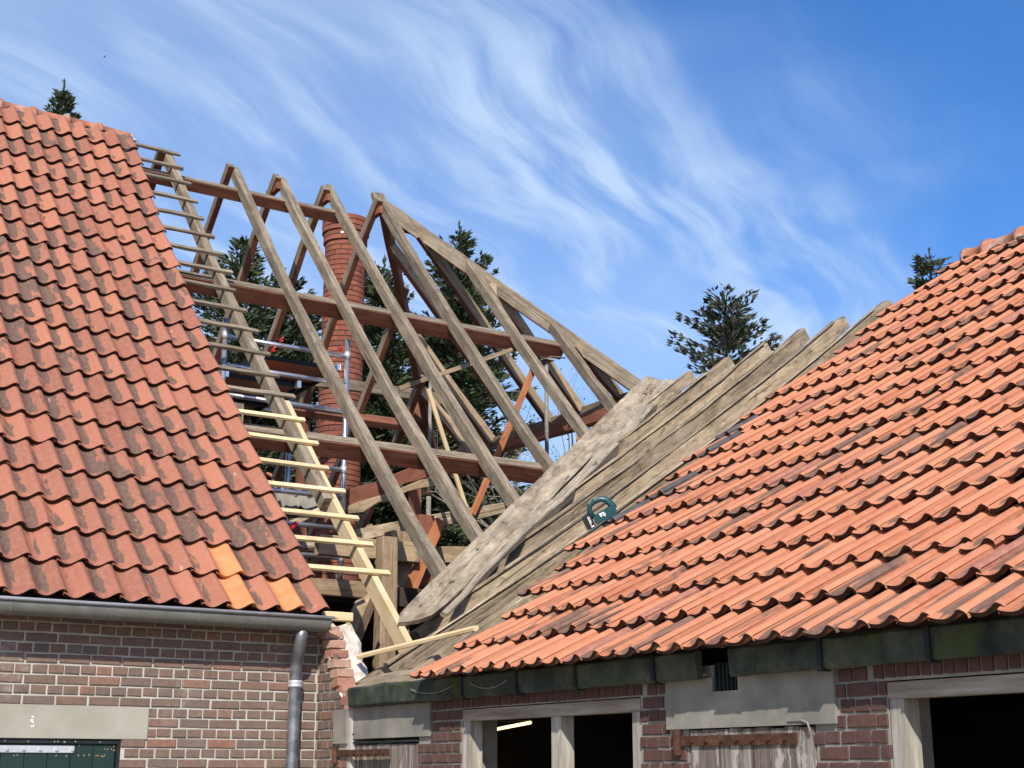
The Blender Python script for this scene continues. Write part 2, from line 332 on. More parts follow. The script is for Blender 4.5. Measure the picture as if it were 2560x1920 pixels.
def frame(p0, p1, up):
    x = (Vector(p1) - Vector(p0)); L = x.length; x.normalize(); z = Vector(up); z = (z - x * z.dot(x)).normalized(); y = z.cross(x)
    return Matrix(((x.x, y.x, z.x, p0[0]), (x.y, y.y, z.y, p0[1]), (x.z, y.z, z.z, p0[2]), (0, 0, 0, 1))), L
def timber(name, pts, w, h, mat, parent, up=(0, 0, 1), rough=.004, seg=None, cham=.006, w2=None, h2=None, top=False, seed=None, under=None):
    """squared timber swept along pts (straight or bent), slightly uneven; local X follows the grain. top=True: pts run on its upper face"""
    pts = [Vector(p) for p in pts]
    M, L = frame(pts[0], pts[-1], up); Mi = M.inverted(); lp = [Mi @ p for p in pts]
    if len(lp) == 2:
        n = seg or max(3, int(L / .45)); lp = [lp[0].lerp(lp[1], i / n) for i in range(n + 1)]
    rr = random.Random(seed if seed is not None else int(abs(pts[0].x * 7919 + pts[0].y * 104729 + pts[-1].z * 15485863 + len(name) * 31) * 100) & 0xffff)
    v = []; f = []; n = len(lp); dz = -h / 2 if top else 0
    for i, p in enumerate(lp):
        t = i / (n - 1); ww = (w + ((w2 or w) - w) * t) / 2; hh = (h + ((h2 or h) - h) * t) / 2
        oy, oz = rr.uniform(-rough, rough), rr.uniform(-rough, rough)
        a, b = ww + rr.uniform(-rough, rough), hh + rr.uniform(-rough, rough); c = cham
        ex = rr.uniform(-.012, .012) if i in (0, n - 1) else 0
        for (y, z) in ((-a + c, -b), (a - c, -b), (a, -b + c), (a, b - c), (a - c, b), (-a + c, b), (-a, b - c), (-a, -b + c)):
            v.append((p.x + ex, p.y + y + oy, p.z + z + oz + dz))
    for i in range(n - 1):
        for k in range(8): f.append((i * 8 + k, i * 8 + (k + 1) % 8, (i + 1) * 8 + (k + 1) % 8, (i + 1) * 8 + k))
    f.append(tuple(range(7, -1, -1))); f.append(tuple((n - 1) * 8 + k for k in range(8)))
    o = mesh_obj(name, v, f, mat, parent, M)
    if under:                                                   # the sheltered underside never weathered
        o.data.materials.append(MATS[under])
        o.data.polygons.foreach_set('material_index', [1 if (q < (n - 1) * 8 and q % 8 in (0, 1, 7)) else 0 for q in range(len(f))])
    return o

# roof profiles (concave, sagging old roofs): height of the tile surface
YE, YR = 8.80, 14.45
def zm(y): d = (y if y <= YR else 2 * YR - y) - YE; return .023746 * d * d + .907815 * d + 2.66634
XE, XR = 4.00, 9.56
def zw(x): d = (x if x <= XR else 2 * XR - x) - XE; return .018149 * d * d + .582797 * d + 2.16
def slope_m(y): return math.atan(2 * .023746 * (y - YE) + .907815)
def slope_w(x): return math.atan(2 * .018149 * (x - XE) + .582797)

# ================================================================== ground
g = Geo(); g.add([(-400, -400, 0), (400, -400, 0), (400, 400, 0), (-400, 400, 0)], [(0, 1, 2, 3)])
o = g.build('ground', 'ground_sand'); o['kind'] = 'structure'

# ================================================================== bricks
def brick_mesh(name, mat, seed):
    rr = random.Random(seed); j = lambda a: rr.uniform(-a, a)
    e = .045; v = []
    for (x, z) in ((-.5, -.5), (.5, -.5), (.5, .5), (-.5, .5)): v.append((x + j(.012), .5, z + j(.03)))                # back
    for (x, z) in ((-.5, -.5), (.5, -.5), (.5, .5), (-.5, .5)): v.append((x + j(.012), -.38 + j(.04), z + j(.035)))    # arris
    for (x, z) in ((-.5 + e * .6, -.5 + e * 1.6), (.5 - e * .6, -.5 + e * 1.6), (.5 - e * .6, .5 - e * 1.6), (-.5 + e * .6, .5 - e * 1.6)): v.append((x + j(.012), -.5 + j(.05), z + j(.03)))
    f = [(8, 9, 10, 11)]
    for i in range(4):
        k = (i + 1) % 4; f.append((4 + i, 4 + k, 8 + k, 8 + i)); f.append((i, k, 4 + k, 4 + i))
    return make_mesh(name, v, f, mat)
def brick_set(mat): return [brick_mesh('brick', mat, s) for s in range(5)]
def subtract(iv, blocks):
    out = [iv]
    for a, b in blocks:
        nx = []
        for (p, q) in out:
            if b <= p or a >= q: nx.append((p, q)); continue
            if a > p: nx.append((p, a))
            if b < q: nx.append((b, q))
        out = nx
    return out
def lay_bricks(parent, meshes, to_world, u0, u1, z0, z1, course, joint, stretcher, blocks, visible, phase=0, stuff_mat=None, depth=.03, top_fn=None):
    """lays header and stretcher courses in turn; to_world(u, z) gives the matrix of a brick whose face is at u, z"""
    rr = random.Random(5); n = int(round((z1 - z0) / course)); sv, sf, st = [], [], []
    for ci in range(n):
        za = z1 - (ci + 1) * course; zb = za + course - joint; head = (ci + phase) % 2 == 0
        bl = [(b[0], b[1]) for b in blocks if b[2] < zb - .012 and b[3] > za + .012]
        step = stretcher / 2 if head else stretcher; off = (stretcher / 4 if head else 0) + rr.uniform(-.008, .008)
        for (p, q) in subtract((u0, u1), bl):
            k = math.floor((p - off) / step)
            while True:
                a = off + k * step; b = a + step - joint; k += 1
                if a >= q: break
                a, b = max(a, p), min(b, q)
                if b - a < .025: continue
                if top_fn and (za + zb) / 2 > top_fn((a + b) / 2): continue
                uc, zc_ = (a + b) / 2 + rr.uniform(-.002, .002), (za + zb) / 2 + rr.uniform(-.0015, .0015)
                M = to_world(uc, zc_) @ Matrix.Translation((0, depth / 2 + rr.uniform(-.0025, .0025), 0)) @ Matrix.Rotation(rr.uniform(-.008, .008), 4, 'Y') @ Matrix.Diagonal((b - a, depth, zb - za, 1))
                me = rr.choice(meshes)
                if visible(uc, zc_): mesh_obj('brick', None, None, None, parent, M, me=me)
                else:
                    base = len(sv); sv += [M @ v.co for v in me.vertices]; sf += [tuple(i + base for i in pl.vertices) for pl in me.polygons]; st += [rr.random()] * len(me.polygons)
    if sv:
        o = mesh_obj('brickwork', sv, sf, stuff_mat, parent, tint=st); o['kind'] = 'stuff'

# ================================================================== farmhouse: walls
farm = empty('farmhouse', (4.0, 9.2, 0), 'long brick farmhouse with red pantiled roof, its right half stripped to bare rafters', 'house')
YW = 9.0; XC = 4.145
g = Geo()
DX0, DX1, DZ = 1.80, 2.83, 1.835
g.box(-3, DX0, YW + .009, YW + .30, 0, 2.60).box(DX1, XC + .1, YW + .009, YW + .30, 0, 2.60).box(DX0, DX1, YW + .009, YW + .30, DZ, 2.60)
wall = g.build('wall', 'mortar', farm)
fb = brick_set('farm_brick')
def face_front(u, z): return Matrix.Translation((u, YW, z))
lay_bricks(wall, fb, face_front, -3, XC, .02, 2.60, .0624, .012, .2, [(1.70, 2.992, 1.835, 2.037), (DX0, DX1, 0, 1.835)], lambda u, z: u > 1.93 and z > 1.60, 1, 'farm_brick')
g = Geo(); g.box(-3, -2.7, 9.3, 19.9, 0, 2.6); g.build('wall', 'mortar', farm)
g = Geo(); g.box(-3, 9.4, 19.9, 20.2, 0, 2.6); g.build('wall', 'mortar', farm)
# lintel with a chipped white mark
g = Geo(); g.box(1.70, 2.99, YW - .004, YW + .2, DZ + .002, 2.035); lint = g.build('lintel', 'lintel_concrete', farm)
g = Geo()
for (x, z, a, b) in ((2.272, 1.962, .010, .006), (2.268, 1.940, .012, .010), (2.276, 1.928, .009, .004), (2.270, 1.905, .008, .005), (2.281, 1.909, .004, .010)):
    g.add([(x - a, YW - .0055, z), (x, YW - .0055, z - b), (x + a, YW - .0055, z + .002), (x - .002, YW - .0055, z + b)], [(0, 1, 2, 3)])
g.build('paint_mark', 'tool_white', lint)
# green plank door with galvanised strap
g = Geo(); g.box(DX0, DX1, YW + .050, YW + .09, .02, DZ - .012); door = g.build('door', 'dark_paint', farm)
x = DX0 + .035
while x < DX1 - .06:
    g = Geo(); g.box(x + .002, min(x + .136, DX1 - .022), YW + .028, YW + .052, .04, DZ - .032); g.build('plank', 'green_paint', door); x += .138
g = Geo(); g.box(DX0, DX1, YW + .012, YW + .06, DZ - .028, DZ - .001).box(DX1 - .022, DX1 - .001, YW + .012, YW + .06, .02, DZ - .029); g.build('door_frame', 'dark_paint', door)
g = Geo(); g.box(DX0 + .02, 2.545, YW + .020, YW + .027, 1.752, 1.793)
for i in range(7): g.tube([(1.945 + i * .098, YW + .021, 1.772), (1.945 + i * .098, YW + .010, 1.772)], .011, 8)
g.build('hinge_strap', 'galvanised', door)
g = Geo(); rr = random.Random(3)
for i in range(46):
    x, z = rr.uniform(2.0, 2.8), rr.choice([1.815, 1.79, 1.775, 1.735]) + rr.uniform(-.006, .006)
    if z > 1.80 or z < 1.745 or x > 2.56:
        yy = YW + (.0105 if z > 1.805 else .0265); g.add([(x, yy, z - .007), (x + .005, yy, z), (x, yy, z + .006), (x - .004, yy, z)], [(0, 1, 2, 3)])
g.build('paint_fleck', 'tan_wood', door)

# eaves gutter and downpipe
prof = [(y, 2.664 + (z - 2.664) * .68 - .028) for y, z in ((8.690, 2.664), (8.700, 2.668), (8.706, 2.655), (8.700, 2.640), (8.702, 2.60), (8.708, 2.570), (8.722, 2.546), (8.745, 2.530), (8.775, 2.524), (8.81, 2.53), (8.84, 2.55), (8.855, 2.59), (8.86, 2.66))]
def sweep_x(prof, xs, thick):
    g = Geo(); n = len(prof); v = []; f = []
    for x in xs:
        for (y, z) in prof: v.append((x, y, z))
    for i in range(len(xs) - 1):
        for k in range(n - 1): f.append((i * n + k, (i + 1) * n + k, (i + 1) * n + k + 1, i * n + k + 1))
    return g.add(v, f)
gut = sweep_x(prof, [-3, -1.5, 0, 1, 2, 3, 4.10], 0)
gut.add([(4.10, y, z) for (y, z) in prof], [tuple(range(len(prof)))])
gut.add([(4.10, 8.688, 2.636), (4.16, 8.71, 2.632), (4.10, 8.76, 2.624)], [(0, 1, 2)])
gutter = gut.build('gutter', 'zinc', farm, smooth=True)
g = Geo(); g.tube([(-3, 8.692, 2.632), (4.115, 8.692, 2.632)], .011, 8); g.build('gutter_bead', 'galvanised', gutter, smooth=True)  # paler than the gutter itself: sunlit lip put into the bead's colour
for x in (2.02, 2.62, 3.18, 3.73, 1.4, .8):
    gs = sweep_x([(y - .003 if y < 8.78 else y, z - .004) for (y, z) in prof[3:-3]], [x - .010, x + .010], 0); gs.build('gutter_seam', 'zinc', gutter, smooth=True)
g = Geo(); g.tube([(3.922, 8.775, 2.560), (3.922, 8.785, 2.50), (3.935, 8.83, 2.44), (3.955, 8.91, 2.37), (3.963, 8.945, 2.30), (3.963, 8.945, 1.9), (3.963, 8.945, .05)], .041, 16)
pipe = g.build('downpipe', 'zinc_pipe', farm, smooth=True)
for z in (2.205, 1.2, .5):
    g = Geo(); g.tube([(3.963, 8.945, z + d) for d in (-.024, -.020, -.004, 0, .004, .02, .024)], [.043, .051, .051, .046, .051, .051, .043], 16); g.build('pipe_collar', 'galvanised', pipe, smooth=True)

# ================================================================== pantiles
PU = [0.0, .10, .24, .38, .52, .65, .76, .86, .95, 1.04, 1.11]
PH = [.40, .22, .06, .0, .07, .28, .58, .92, 1.0, .80, .46]
PHS = [.55, .42, .15, .0, .09, .36, .68, .94, 1.0, .88, .64]
def pantile(name, mat, w, gauge, amp, seed, PH=PH):
    rr = random.Random(seed); L = gauge + .055; th = .022; lift = .044; j = lambda a: rr.uniform(-a, a); tw = j(.006)
    v, f, uv, sm = [], [], [], []
    def P(i, y, dz): u = PU[i]; return (u * w, y, PH[i] * amp + lift * (1 - y / L) + dz + tw * (u - .5) * (1 - y / L))
    ys = [0, .012, L]; n = len(PU); low = [-.004, 0, 0]
    for k, y in enumerate(ys):
        for i in range(n): v.append(P(i, y, low[k])); uv.append((PU[i], y / gauge))
    for k in range(2):
        for i in range(n - 1): f.append((k * n + i, k * n + i + 1, (k + 1) * n + i + 1, (k + 1) * n + i)); sm.append(True)
    b = len(v)                                                                                                             # lower end face
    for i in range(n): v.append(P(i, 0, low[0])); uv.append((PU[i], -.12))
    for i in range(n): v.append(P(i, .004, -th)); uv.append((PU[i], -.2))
    for i in range(n - 1): f.append((b + n + i, b + n + i + 1, b + i + 1, b + i)); sm.append(True)
    b2 = len(v)                                                                                                            # underside
    for y in (.004, L):
        for i in range(n): v.append(P(i, y, -th)); uv.append((PU[i], y / gauge))
    for i in range(n - 1): f.append((b2 + i, b2 + n + i, b2 + n + i + 1, b2 + i + 1)); sm.append(True)
    for i in (0, n - 1):                                                                                                   # long edges
        b3 = len(v)
        for (y, dz) in ((0, low[0]), (L, 0), (L, -th), (0, -th)): v.append(P(i, y, dz)); uv.append((PU[i], y / gauge))
        f.append((b3, b3 + 1, b3 + 2, b3 + 3) if i == 0 else (b3 + 3, b3 + 2, b3 + 1, b3)); sm.append(False)
    return make_mesh(name, v, f, mat, sm, [0.0] * len(f), uv)
def tile_matrix_front(x, y):
    t = slope_m(y); c, s = math.cos(t), math.sin(t); return Matrix(((1, 0, 0, x), (0, c, -s, y), (0, s, c, zm(y) - .030), (0, 0, 0, 1)))
def tile_matrix_wing(x, y):
    t = slope_w(x); c, s = math.cos(t), math.sin(t); return Matrix(((0, c, -s, x), (-1, 0, 0, y), (0, s, c, zw(x) - .030), (0, 0, 0, 1)))
def arc_rows(fn, a, step, n):
    out = [a]; p = a
    for i in range(n - 1):
        t = math.atan(fn(p)); p += step * math.cos(t); out.append(p)
    return out
def stuff_tiles(parent, name, items, mat):
    sv, sf, st, uvs, sms = [], [], [], [], []
    rr = random.Random(9)
    for me, M in items:
        b = len(sv); sv += [M @ v.co for v in me.vertices]; tt = rr.random()
        for pl in me.polygons: sf.append(tuple(i + b for i in pl.vertices)); st.append(tt); sms.append(pl.use_smooth)
        u = [None] * len(me.vertices)
        for lp in me.loops: u[lp.vertex_index] = tuple(me.uv_layers['uv'].data[lp.index].uv)
        uvs += [x or (0, 0) for x in u]
    if sv:
        o = mesh_obj(name, sv, sf, mat, parent, smooth=sms, tint=st, uvs=uvs); o['kind'] = 'stuff'

# roof boarding of the farmhouse (both slopes of the tiled left half)
def sheet(fn, a, b, n, lo, hi, off, th, axis):
    v = []; f = []
    for i in range(n + 1):
        p = a + (b - a) * i / n
        for e in (lo, hi):
            for d in (0, -th):
                z = fn(p) + off + d; v.append((e, p, z) if axis == 'y' else (p, e, z))
    for i in range(n):
        q = i * 4; r_ = q + 4
        f += [(q, q + 2, r_ + 2, r_), (q + 1, r_ + 1, r_ + 3, q + 3), (q, r_, r_ + 1, q + 1), (q + 2, q + 3, r_ + 3, r_ + 2)]
    f += [(0, 1, 3, 2), (n * 4, n * 4 + 2, n * 4 + 3, n * 4 + 1)]
    return v, f
v, f = sheet(zm, 8.86, YR - .05, 14, -3, 4.02, -.085, .025, 'y'); roof = mesh_obj('roof', v, f, 'underlay_boards', farm)
v, f = sheet(zm, YR + .05, 20.1, 14, -3, 4.02, -.05, .04, 'y'); mesh_obj('rear_roof', v, f, 'old_clay_tile', farm)
TW, TG = .1755, .3575
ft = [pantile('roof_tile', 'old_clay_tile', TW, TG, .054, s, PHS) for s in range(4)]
nt = pantile('roof_tile', 'new_clay_tile', TW, TG, .054, 9, PHS)
rowsY = arc_rows(lambda y: 2 * .023746 * (y - YE) + .907815, YE, TG, 22)
rr = random.Random(21); rest = []
edge_jit = [rr.uniform(-.012, .012) for _ in rowsY]
for ri, y in enumerate(rowsY):
    x_right = 4.114 + edge_jit[ri] - 1.1 * TW
    for ci in range(40):
        x = x_right - ci * TW + rr.uniform(-.003, .003)
        if x < -3: break
        M = tile_matrix_front(x, y + rr.uniform(-.009, .009)) @ Matrix.Rotation(rr.uniform(-.014, .014), 4, 'Z') @ Matrix.Rotation(rr.uniform(-.02, .02), 4, 'Y')
        new = (ri == 0 and ci in (1, 3)) or (ri == 1 and ci == 2 and False) or (ri == 1 and ci == 3)
        me = nt if new else rr.choice(ft)
        # seen from the yard camera: left frame edge runs from x 2.0 at the eaves to 2.75 at the ridge
        lim = 1.86 + (y - YE) / (YR - YE) * .76
        if x > lim: mesh_obj('roof_tile', None, None, None, roof, M, me=me)
        else: rest.append((me, M))
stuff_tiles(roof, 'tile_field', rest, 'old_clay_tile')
# ridge tiles with raised collars
def ridge_mesh(L, r, axis_len_collar=.05, seed=0):
    n = 12; v, f = [], []
    xs = [0, .004, axis_len_collar, axis_len_collar + .006, L]; rs = [r * 1.10, r * 1.24, r * 1.22, r * 1.02, r * .93]
    for x, q in zip(xs, rs):
        for k in range(n + 1):
            a = math.pi * (k / n * 1.12 - .06); v.append((x, -math.cos(a) * q, math.sin(a) * q))
    for i in range(len(xs) - 1):
        for k in range(n): b = i * (n + 1) + k; f.append((b, b + 1, b + n + 2, b + n + 1)[::-1])
    for i, o_ in ((0, .86), (len(xs) - 1, .84)):     # wall thickness at the two ends
        b = len(v)
        for k in range(n + 1):
            a = math.pi * (k / n * 1.12 - .06); q = rs[i] * o_; v.append((xs[i], -math.cos(a) * q, math.sin(a) * q))
        for k in range(n): f.append((i * (n + 1) + k, i * (n + 1) + k + 1, b + k + 1, b + k))
    return make_mesh('ridge_tile', v, f, 'ridge_clay', True)
rm = ridge_mesh(.385, .098)
for i in range(20):
    x = 3.78 - i * .355
    if x < -3: break
    M = Matrix.Translation((x, YR + rr.uniform(-.006, .006), 8.385 + rr.uniform(-.006, .006))) @ Matrix.Rotation(rr.uniform(-.02, .02), 4, 'Z') @ Matrix.Rotation(rr.uniform(-.02, .02), 4, 'Y')
    mesh_obj('ridge_tile', None, None, None, roof, M, me=rm)
def lumpy_strip(name, p0, p1, w, h, parent, mat, n=60, seed=1, amp=.02):
    rr = random.Random(seed); p0, p1 = Vector(p0), Vector(p1); d = (p1 - p0).normalized(); side = d.cross(Vector((0, 0, 1))).normalized(); v, f = [], []
    for i in range(n + 1):
        p = p0.lerp(p1, i / n)
        for k in range(6):
            a = math.pi * k / 5; q = 1 + rr.uniform(-.35, .35); v.append(p + side * math.cos(a) * w * q + Vector((0, 0, math.sin(a) * h * q + rr.uniform(-amp, amp))))
    for i in range(n):
        for k in range(5): b = i * 6 + k; f.append((b, b + 1, b + 7, b + 6))
    return mesh_obj(name, v, f, mat, parent, smooth=True)
lumpy_strip('ridge_mortar', (-3, YR - .01, 8.335), (4.22, YR - .01, 8.335), .135, .045, roof, 'ridge_mortar', 160, 3)
g = Geo()
for (a, b, c, s) in ((4.17, YR - .02, 8.37, .06), (4.22, YR, 8.34, .045), (4.13, YR - .06, 8.33, .05)):
    g.add([(a - s, b - s, c - s * .6), (a + s * .9, b - s * .8, c - s * .7), (a + s, b + s, c - s * .6), (a - s, b + s, c - s), (a - s * .7, b - s * .6, c + s * .8), (a + s * .5, b - s * .6, c + s * .4), (a + s * .6, b + s * .7, c + s * .5), (a - s * .6, b + s * .6, c + s)],
          [(0, 3, 2, 1), (4, 5, 6, 7), (0, 1, 5, 4), (1, 2, 6, 5), (2, 3, 7, 6), (3, 0, 4, 7)])
g.build('ridge_mortar', 'white_plaster', roof)

# ================================================================== farmhouse: roof timbers
def prof_pts(x, y0, y1, off, n=8): return [(x, y0 + (y1 - y0) * i / n, zm(y0 + (y1 - y0) * i / n) + off) for i in range(n + 1)]
NF = (0, -.70, .71); NB = (0, .70, .71)
OFF = -.12
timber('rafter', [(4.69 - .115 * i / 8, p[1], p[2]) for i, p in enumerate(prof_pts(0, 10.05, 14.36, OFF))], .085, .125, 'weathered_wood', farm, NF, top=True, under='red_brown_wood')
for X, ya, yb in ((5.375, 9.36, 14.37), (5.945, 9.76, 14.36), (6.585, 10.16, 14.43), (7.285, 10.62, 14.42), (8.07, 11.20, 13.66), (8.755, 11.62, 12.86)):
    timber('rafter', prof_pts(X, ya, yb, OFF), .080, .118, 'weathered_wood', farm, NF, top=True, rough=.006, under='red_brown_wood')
# splice blocks on two rafters' feet
timber('rafter', prof_pts(5.375 + .012, 9.30, 10.0, OFF - .01, 4), .070, .115, 'weathered_wood', farm, NF, top=True)
timber('rafter', prof_pts(4.735, 8.25, 11.10, OFF - .005, 6), .055, .135, 'new_pine', farm, NF, top=True, rough=.001)
for X, yb in ((4.50, 19.3), (5.30, 19.3), (5.88, 19.3), (6.50, 19.3), (7.20, 19.3), (3.95, 17.0)):
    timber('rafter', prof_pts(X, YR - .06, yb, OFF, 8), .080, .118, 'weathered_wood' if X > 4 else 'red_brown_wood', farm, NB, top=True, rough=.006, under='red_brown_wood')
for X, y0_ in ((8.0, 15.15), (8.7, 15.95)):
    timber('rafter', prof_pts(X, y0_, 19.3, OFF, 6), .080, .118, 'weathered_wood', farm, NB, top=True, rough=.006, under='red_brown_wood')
# ties across the very top of three rafter pairs
for X in (5.91, 6.55, 7.25):
    g = timber('ridge_tie', [(X - .02, 14.30, 8.19), (X - .02, 14.62, 8.19)], .06, .09, 'red_brown_wood', farm)
def purlin(x0, x1, y, off, w, h, name='purlin', mat='red_brown_wood', n=None):
    n = n or NF
    p = timber(name, [(x0, y, zm(y) + off), (x1, y, zm(y) + off)], w, h, mat, farm, n, top=True, rough=.003, cham=.004)
    # weathered strip along the outer face
    t = timber('purlin_top', [(x0 + .01, y, zm(y) + off + .004), (x1 - .01, y, zm(y) + off + .004)], w - .008, .010, 'weathered_wood', p, n, rough=.001, cham=.002)
    return p
purlin(3.6, 6.62, 14.17, -.262, .085, .13)
purlin(3.6, 8.78, 12.72, -.265, .115, .165)
purlin(3.6, 7.42, 10.90, -.265, .115, .165)
purlin(3.6, 8.6, 16.35, -.26, .10, .15, n=NB)
purlin(3.6, 8.9, 18.1, -.26, .10, .15, n=NB)
# tiling battens that stick out past the last tiles
BAT = [(4.67, 14.31), (4.66, 14.09), (4.68, 13.86), (4.67, 13.6), (4.67, 13.35), (4.7, 13.11), (4.7, 12.86), (4.73, 12.63), (4.69, 12.38), (4.72, 12.13), (4.74, 11.88), (4.75, 11.6), (4.73, 11.34), (4.79, 11.11), (4.79, 10.85), (4.81, 10.6), (4.78, 10.34), (4.83, 10.11), (4.83, 9.84), (4.82, 9.59), (4.83, 9.33)]
for i, (x1, y) in enumerate(BAT):
    new = i >= 14; dy = random.uniform(-.012, .012)
    timber('batten', [(3.55, y + dy, zm(y + dy) - .098), (x1 + .015, y, zm(y) - .098 + random.uniform(-.003, .003))], .052 if not new else .048, .030 if not new else .026, 'new_pine' if new else 'weathered_wood', farm, NF, rough=.0035 if not new else .0006, cham=.003, seg=6)
# hip end
A = Vector((7.33, 14.50, 8.44)); B = Vector((9.50, 12.12, 5.82))
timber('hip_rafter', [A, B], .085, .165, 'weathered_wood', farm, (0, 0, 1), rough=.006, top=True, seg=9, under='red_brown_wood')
timber('hip_rafter', [(7.36, 14.50, 8.36), (9.50, 16.9, 5.80)], .085, .19, 'red_brown_wood', farm, (0, 0, 1), rough=.004, top=True)
timber('ridge_block', [(7.27, 14.52, 8.46), (7.27, 14.40, 8.24)], .07, .16, 'weathered_wood', farm, (1, 0, 0))
timber('ridge_block', [(7.45, 14.38, 8.06), (7.75, 14.22, 7.98)], .05, .13, 'red_brown_wood', farm)
def hip_jack(x0, y, z0, m='tan_wood', x1=9.55, z1=5.86):
    timber('jack_rafter', [(x0, y, z0), (x1, y, z1)], .082, .130, m, farm, (.76, 0, .65), rough=.006, top=True, seg=7, under='red_brown_wood')
hip_jack(7.70, 14.10, 7.93); hip_jack(8.28, 13.43, 7.22); hip_jack(8.96, 12.66, 6.38)
hip_jack(7.62, 14.72, 7.98); hip_jack(8.28, 15.45, 7.20); hip_jack(8.80, 16.05, 6.60)
timber('hip_plate', [(9.56, 12.35, 5.76), (9.56, 17.0, 5.82)], .14, .13, 'weathered_wood', farm, rough=.01)
timber('hip_plate', [(9.42, 12.5, 5.60), (9.42, 15.1, 5.66)], .11, .14, 'red_brown_wood', farm, rough=.008)
timber('hip_strut', [(9.42, 13.3, 5.50), (9.15, 13.0, 5.0)], .09, .07, 'orange_wood', farm)
timber('knee_block', [(9.40, 16.05, 5.85), (9.40, 15.6, 5.45)], .14, .16, 'tan_wood', farm, rough=.012)
# old cross timbers and loose planks inside the loft
timber('collar_beam', [(8.05, 17.0, 6.74), (9.65, 17.0, 6.75)], .08, .15, 'weathered_wood', farm, rough=.008)
timber('collar_beam', [(6.05, 17.2, 6.70), (8.05, 17.0, 6.74)], .08, .14, 'weathered_wood', farm, rough=.008)
timber('loft_post', [(9.0, 16.6, 6.7), (9.0, 16.6, 3.3)], .13, .13, 'red_brown_wood', farm, (1, 0, 0))
timber('loft_post', [(7.25, 16.4, 6.4), (7.25, 16.4, 3.3)], .13, .13, 'red_brown_wood', farm, (1, 0, 0))
timber('brace', [(6.18, 13.0, 4.30), (7.20, 13.0, 4.75)], .15, .15, 'red_brown_wood', farm, rough=.015, seg=6)
timber('brace', [(6.20, 12.9, 4.18), (7.22, 12.9, 4.62)], .05, .10, 'tan_wood', farm, rough=.02, seg=6)
timber('tie_beam', [(6.05, 12.4, 3.85), (7.80, 12.4, 4.30)], .12, .12, 'grey_wood', farm, rough=.01)
timber('loft_post', [(5.38, 10.4, 3.52), (5.38, 10.4, 0.05)], .15, .13, 'tan_wood', farm, (0, -1, 0))
timber('loft_post', [(5.74, 10.9, 3.66), (5.74, 10.9, 0.05)], .19, .17, 'tan_wood', farm, (0, -1, 0))
timber('brace', [(6.14, 10.85, 3.78), (5.66, 10.75, 2.85)], .06, .10, 'orange_wood', farm, (1, 0, .5))
timber('brace', [(6.05, 11.0, 3.85), (6.05, 11.0, 3.2)], .16, .14, 'red_brown_wood', farm, (0, -1, 0))
timber('loft_post', [(5.70, 10.2, 3.05), (5.70, 10.2, 0.05)], .09, .10, 'orange_wood', farm, (0, -1, 0))
timber('wall_plate', [(4.1, 10.55, 3.08), (5.34, 10.55, 3.08)], .10, .13, 'tan_wood', farm, (0, 0, 1))
timber('wall_plate', [(4.9, 10.75, 3.46), (5.85, 10.75, 3.46)], .10, .17, 'tan_wood', farm, (0, 0, 1))
timber('wall_plate', [(5.8, 11.4, 3.52), (7.2, 11.4, 3.62)], .13, .15, 'tan_wood', farm, (0, 0, 1))
timber('brace', [(5.28, 10.55, 3.0), (4.72, 10.1, 2.1)], .12, .12, 'tan_wood', farm, (1, 0, 1))
timber('brace', [(6.30, 12.6, 4.0), (6.85, 12.6, 3.55)], .10, .06, 'tan_wood', farm)
for (a, b, w_, m_) in (((5.0, 12.9, 3.95), (6.0, 13.4, 4.45), .10, 'weathered_wood'), ((5.1, 12.6, 3.75), (5.9, 12.9, 4.15), .08, 'grey_wood'), ((4.6, 12.8, 4.3), (5.6, 13.2, 4.15), .14, 'weathered_wood'), ((4.85, 12.2, 3.55), (5.85, 12.2, 3.75), .11, 'grey_wood')):
    timber('cross_timber', [a, b], w_, .05, m_, farm, (0, -.6, .8), rough=.008)  # planks lying loose in the loft, not members of the roof frame
timber('loft_post', [(4.62, 12.0, 4.9), (4.62, 12.0, 3.2)], .12, .12, 'weathered_wood', farm, (0, -1, 0))
# loft floor, rear partition, so that the rooms below are dark
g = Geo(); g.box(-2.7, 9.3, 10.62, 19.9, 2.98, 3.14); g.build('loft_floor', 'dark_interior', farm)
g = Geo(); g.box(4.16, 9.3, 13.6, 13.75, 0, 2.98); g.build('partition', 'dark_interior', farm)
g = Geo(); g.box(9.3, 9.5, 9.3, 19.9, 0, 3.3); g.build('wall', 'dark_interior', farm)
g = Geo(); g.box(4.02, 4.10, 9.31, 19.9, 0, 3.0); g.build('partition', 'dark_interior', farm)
# block of new wood on the wall head
timber('packing_block', [(4.17, 8.97, 2.672), (4.37, 8.97, 2.672)], .06, .062, 'new_pine', farm, rough=.001, seg=2)

# valley board and old valley timber
def plank_poly(name, outline, th, M, mat, parent):
    n = len(outline); v = [(x, y, 0) for x, y in outline] + [(x, y, -th) for x, y in outline]
    f = [tuple(range(n)), tuple(range(2 * n - 1, n - 1, -1))] + [(i, n + i, n + (i + 1) % n, (i + 1) % n) for i in range(n)]
    return mesh_obj(name, v, f, mat, parent, M)
V0 = Vector((4.66, 8.90, 2.665)); V1 = Vector((9.56, 12.22, 5.955))
MV, LV = frame(V0, V1, (-.30, -.66, .60))
rr = random.Random(8); out = [(.0, -.045), (.05, -.09), (.14, -.15), (.26, -.195), (.5, -.218)]
n = 22
for i in range(1, n + 1): out.append((.5 + (LV - .5) * i / n, -.224 + rr.uniform(-.010, .010)))
out += [(LV + .05, -.14), (LV + .01, .0)]
for i in range(n - 1, -1, -1): out.append((.35 + (LV - .35) * i / n, .004 + rr.uniform(-.005, .005)))
out += [(.12, -.005)]
plank_poly('valley_board', out, .034, MV, 'rotten_wood', farm)
pts = []
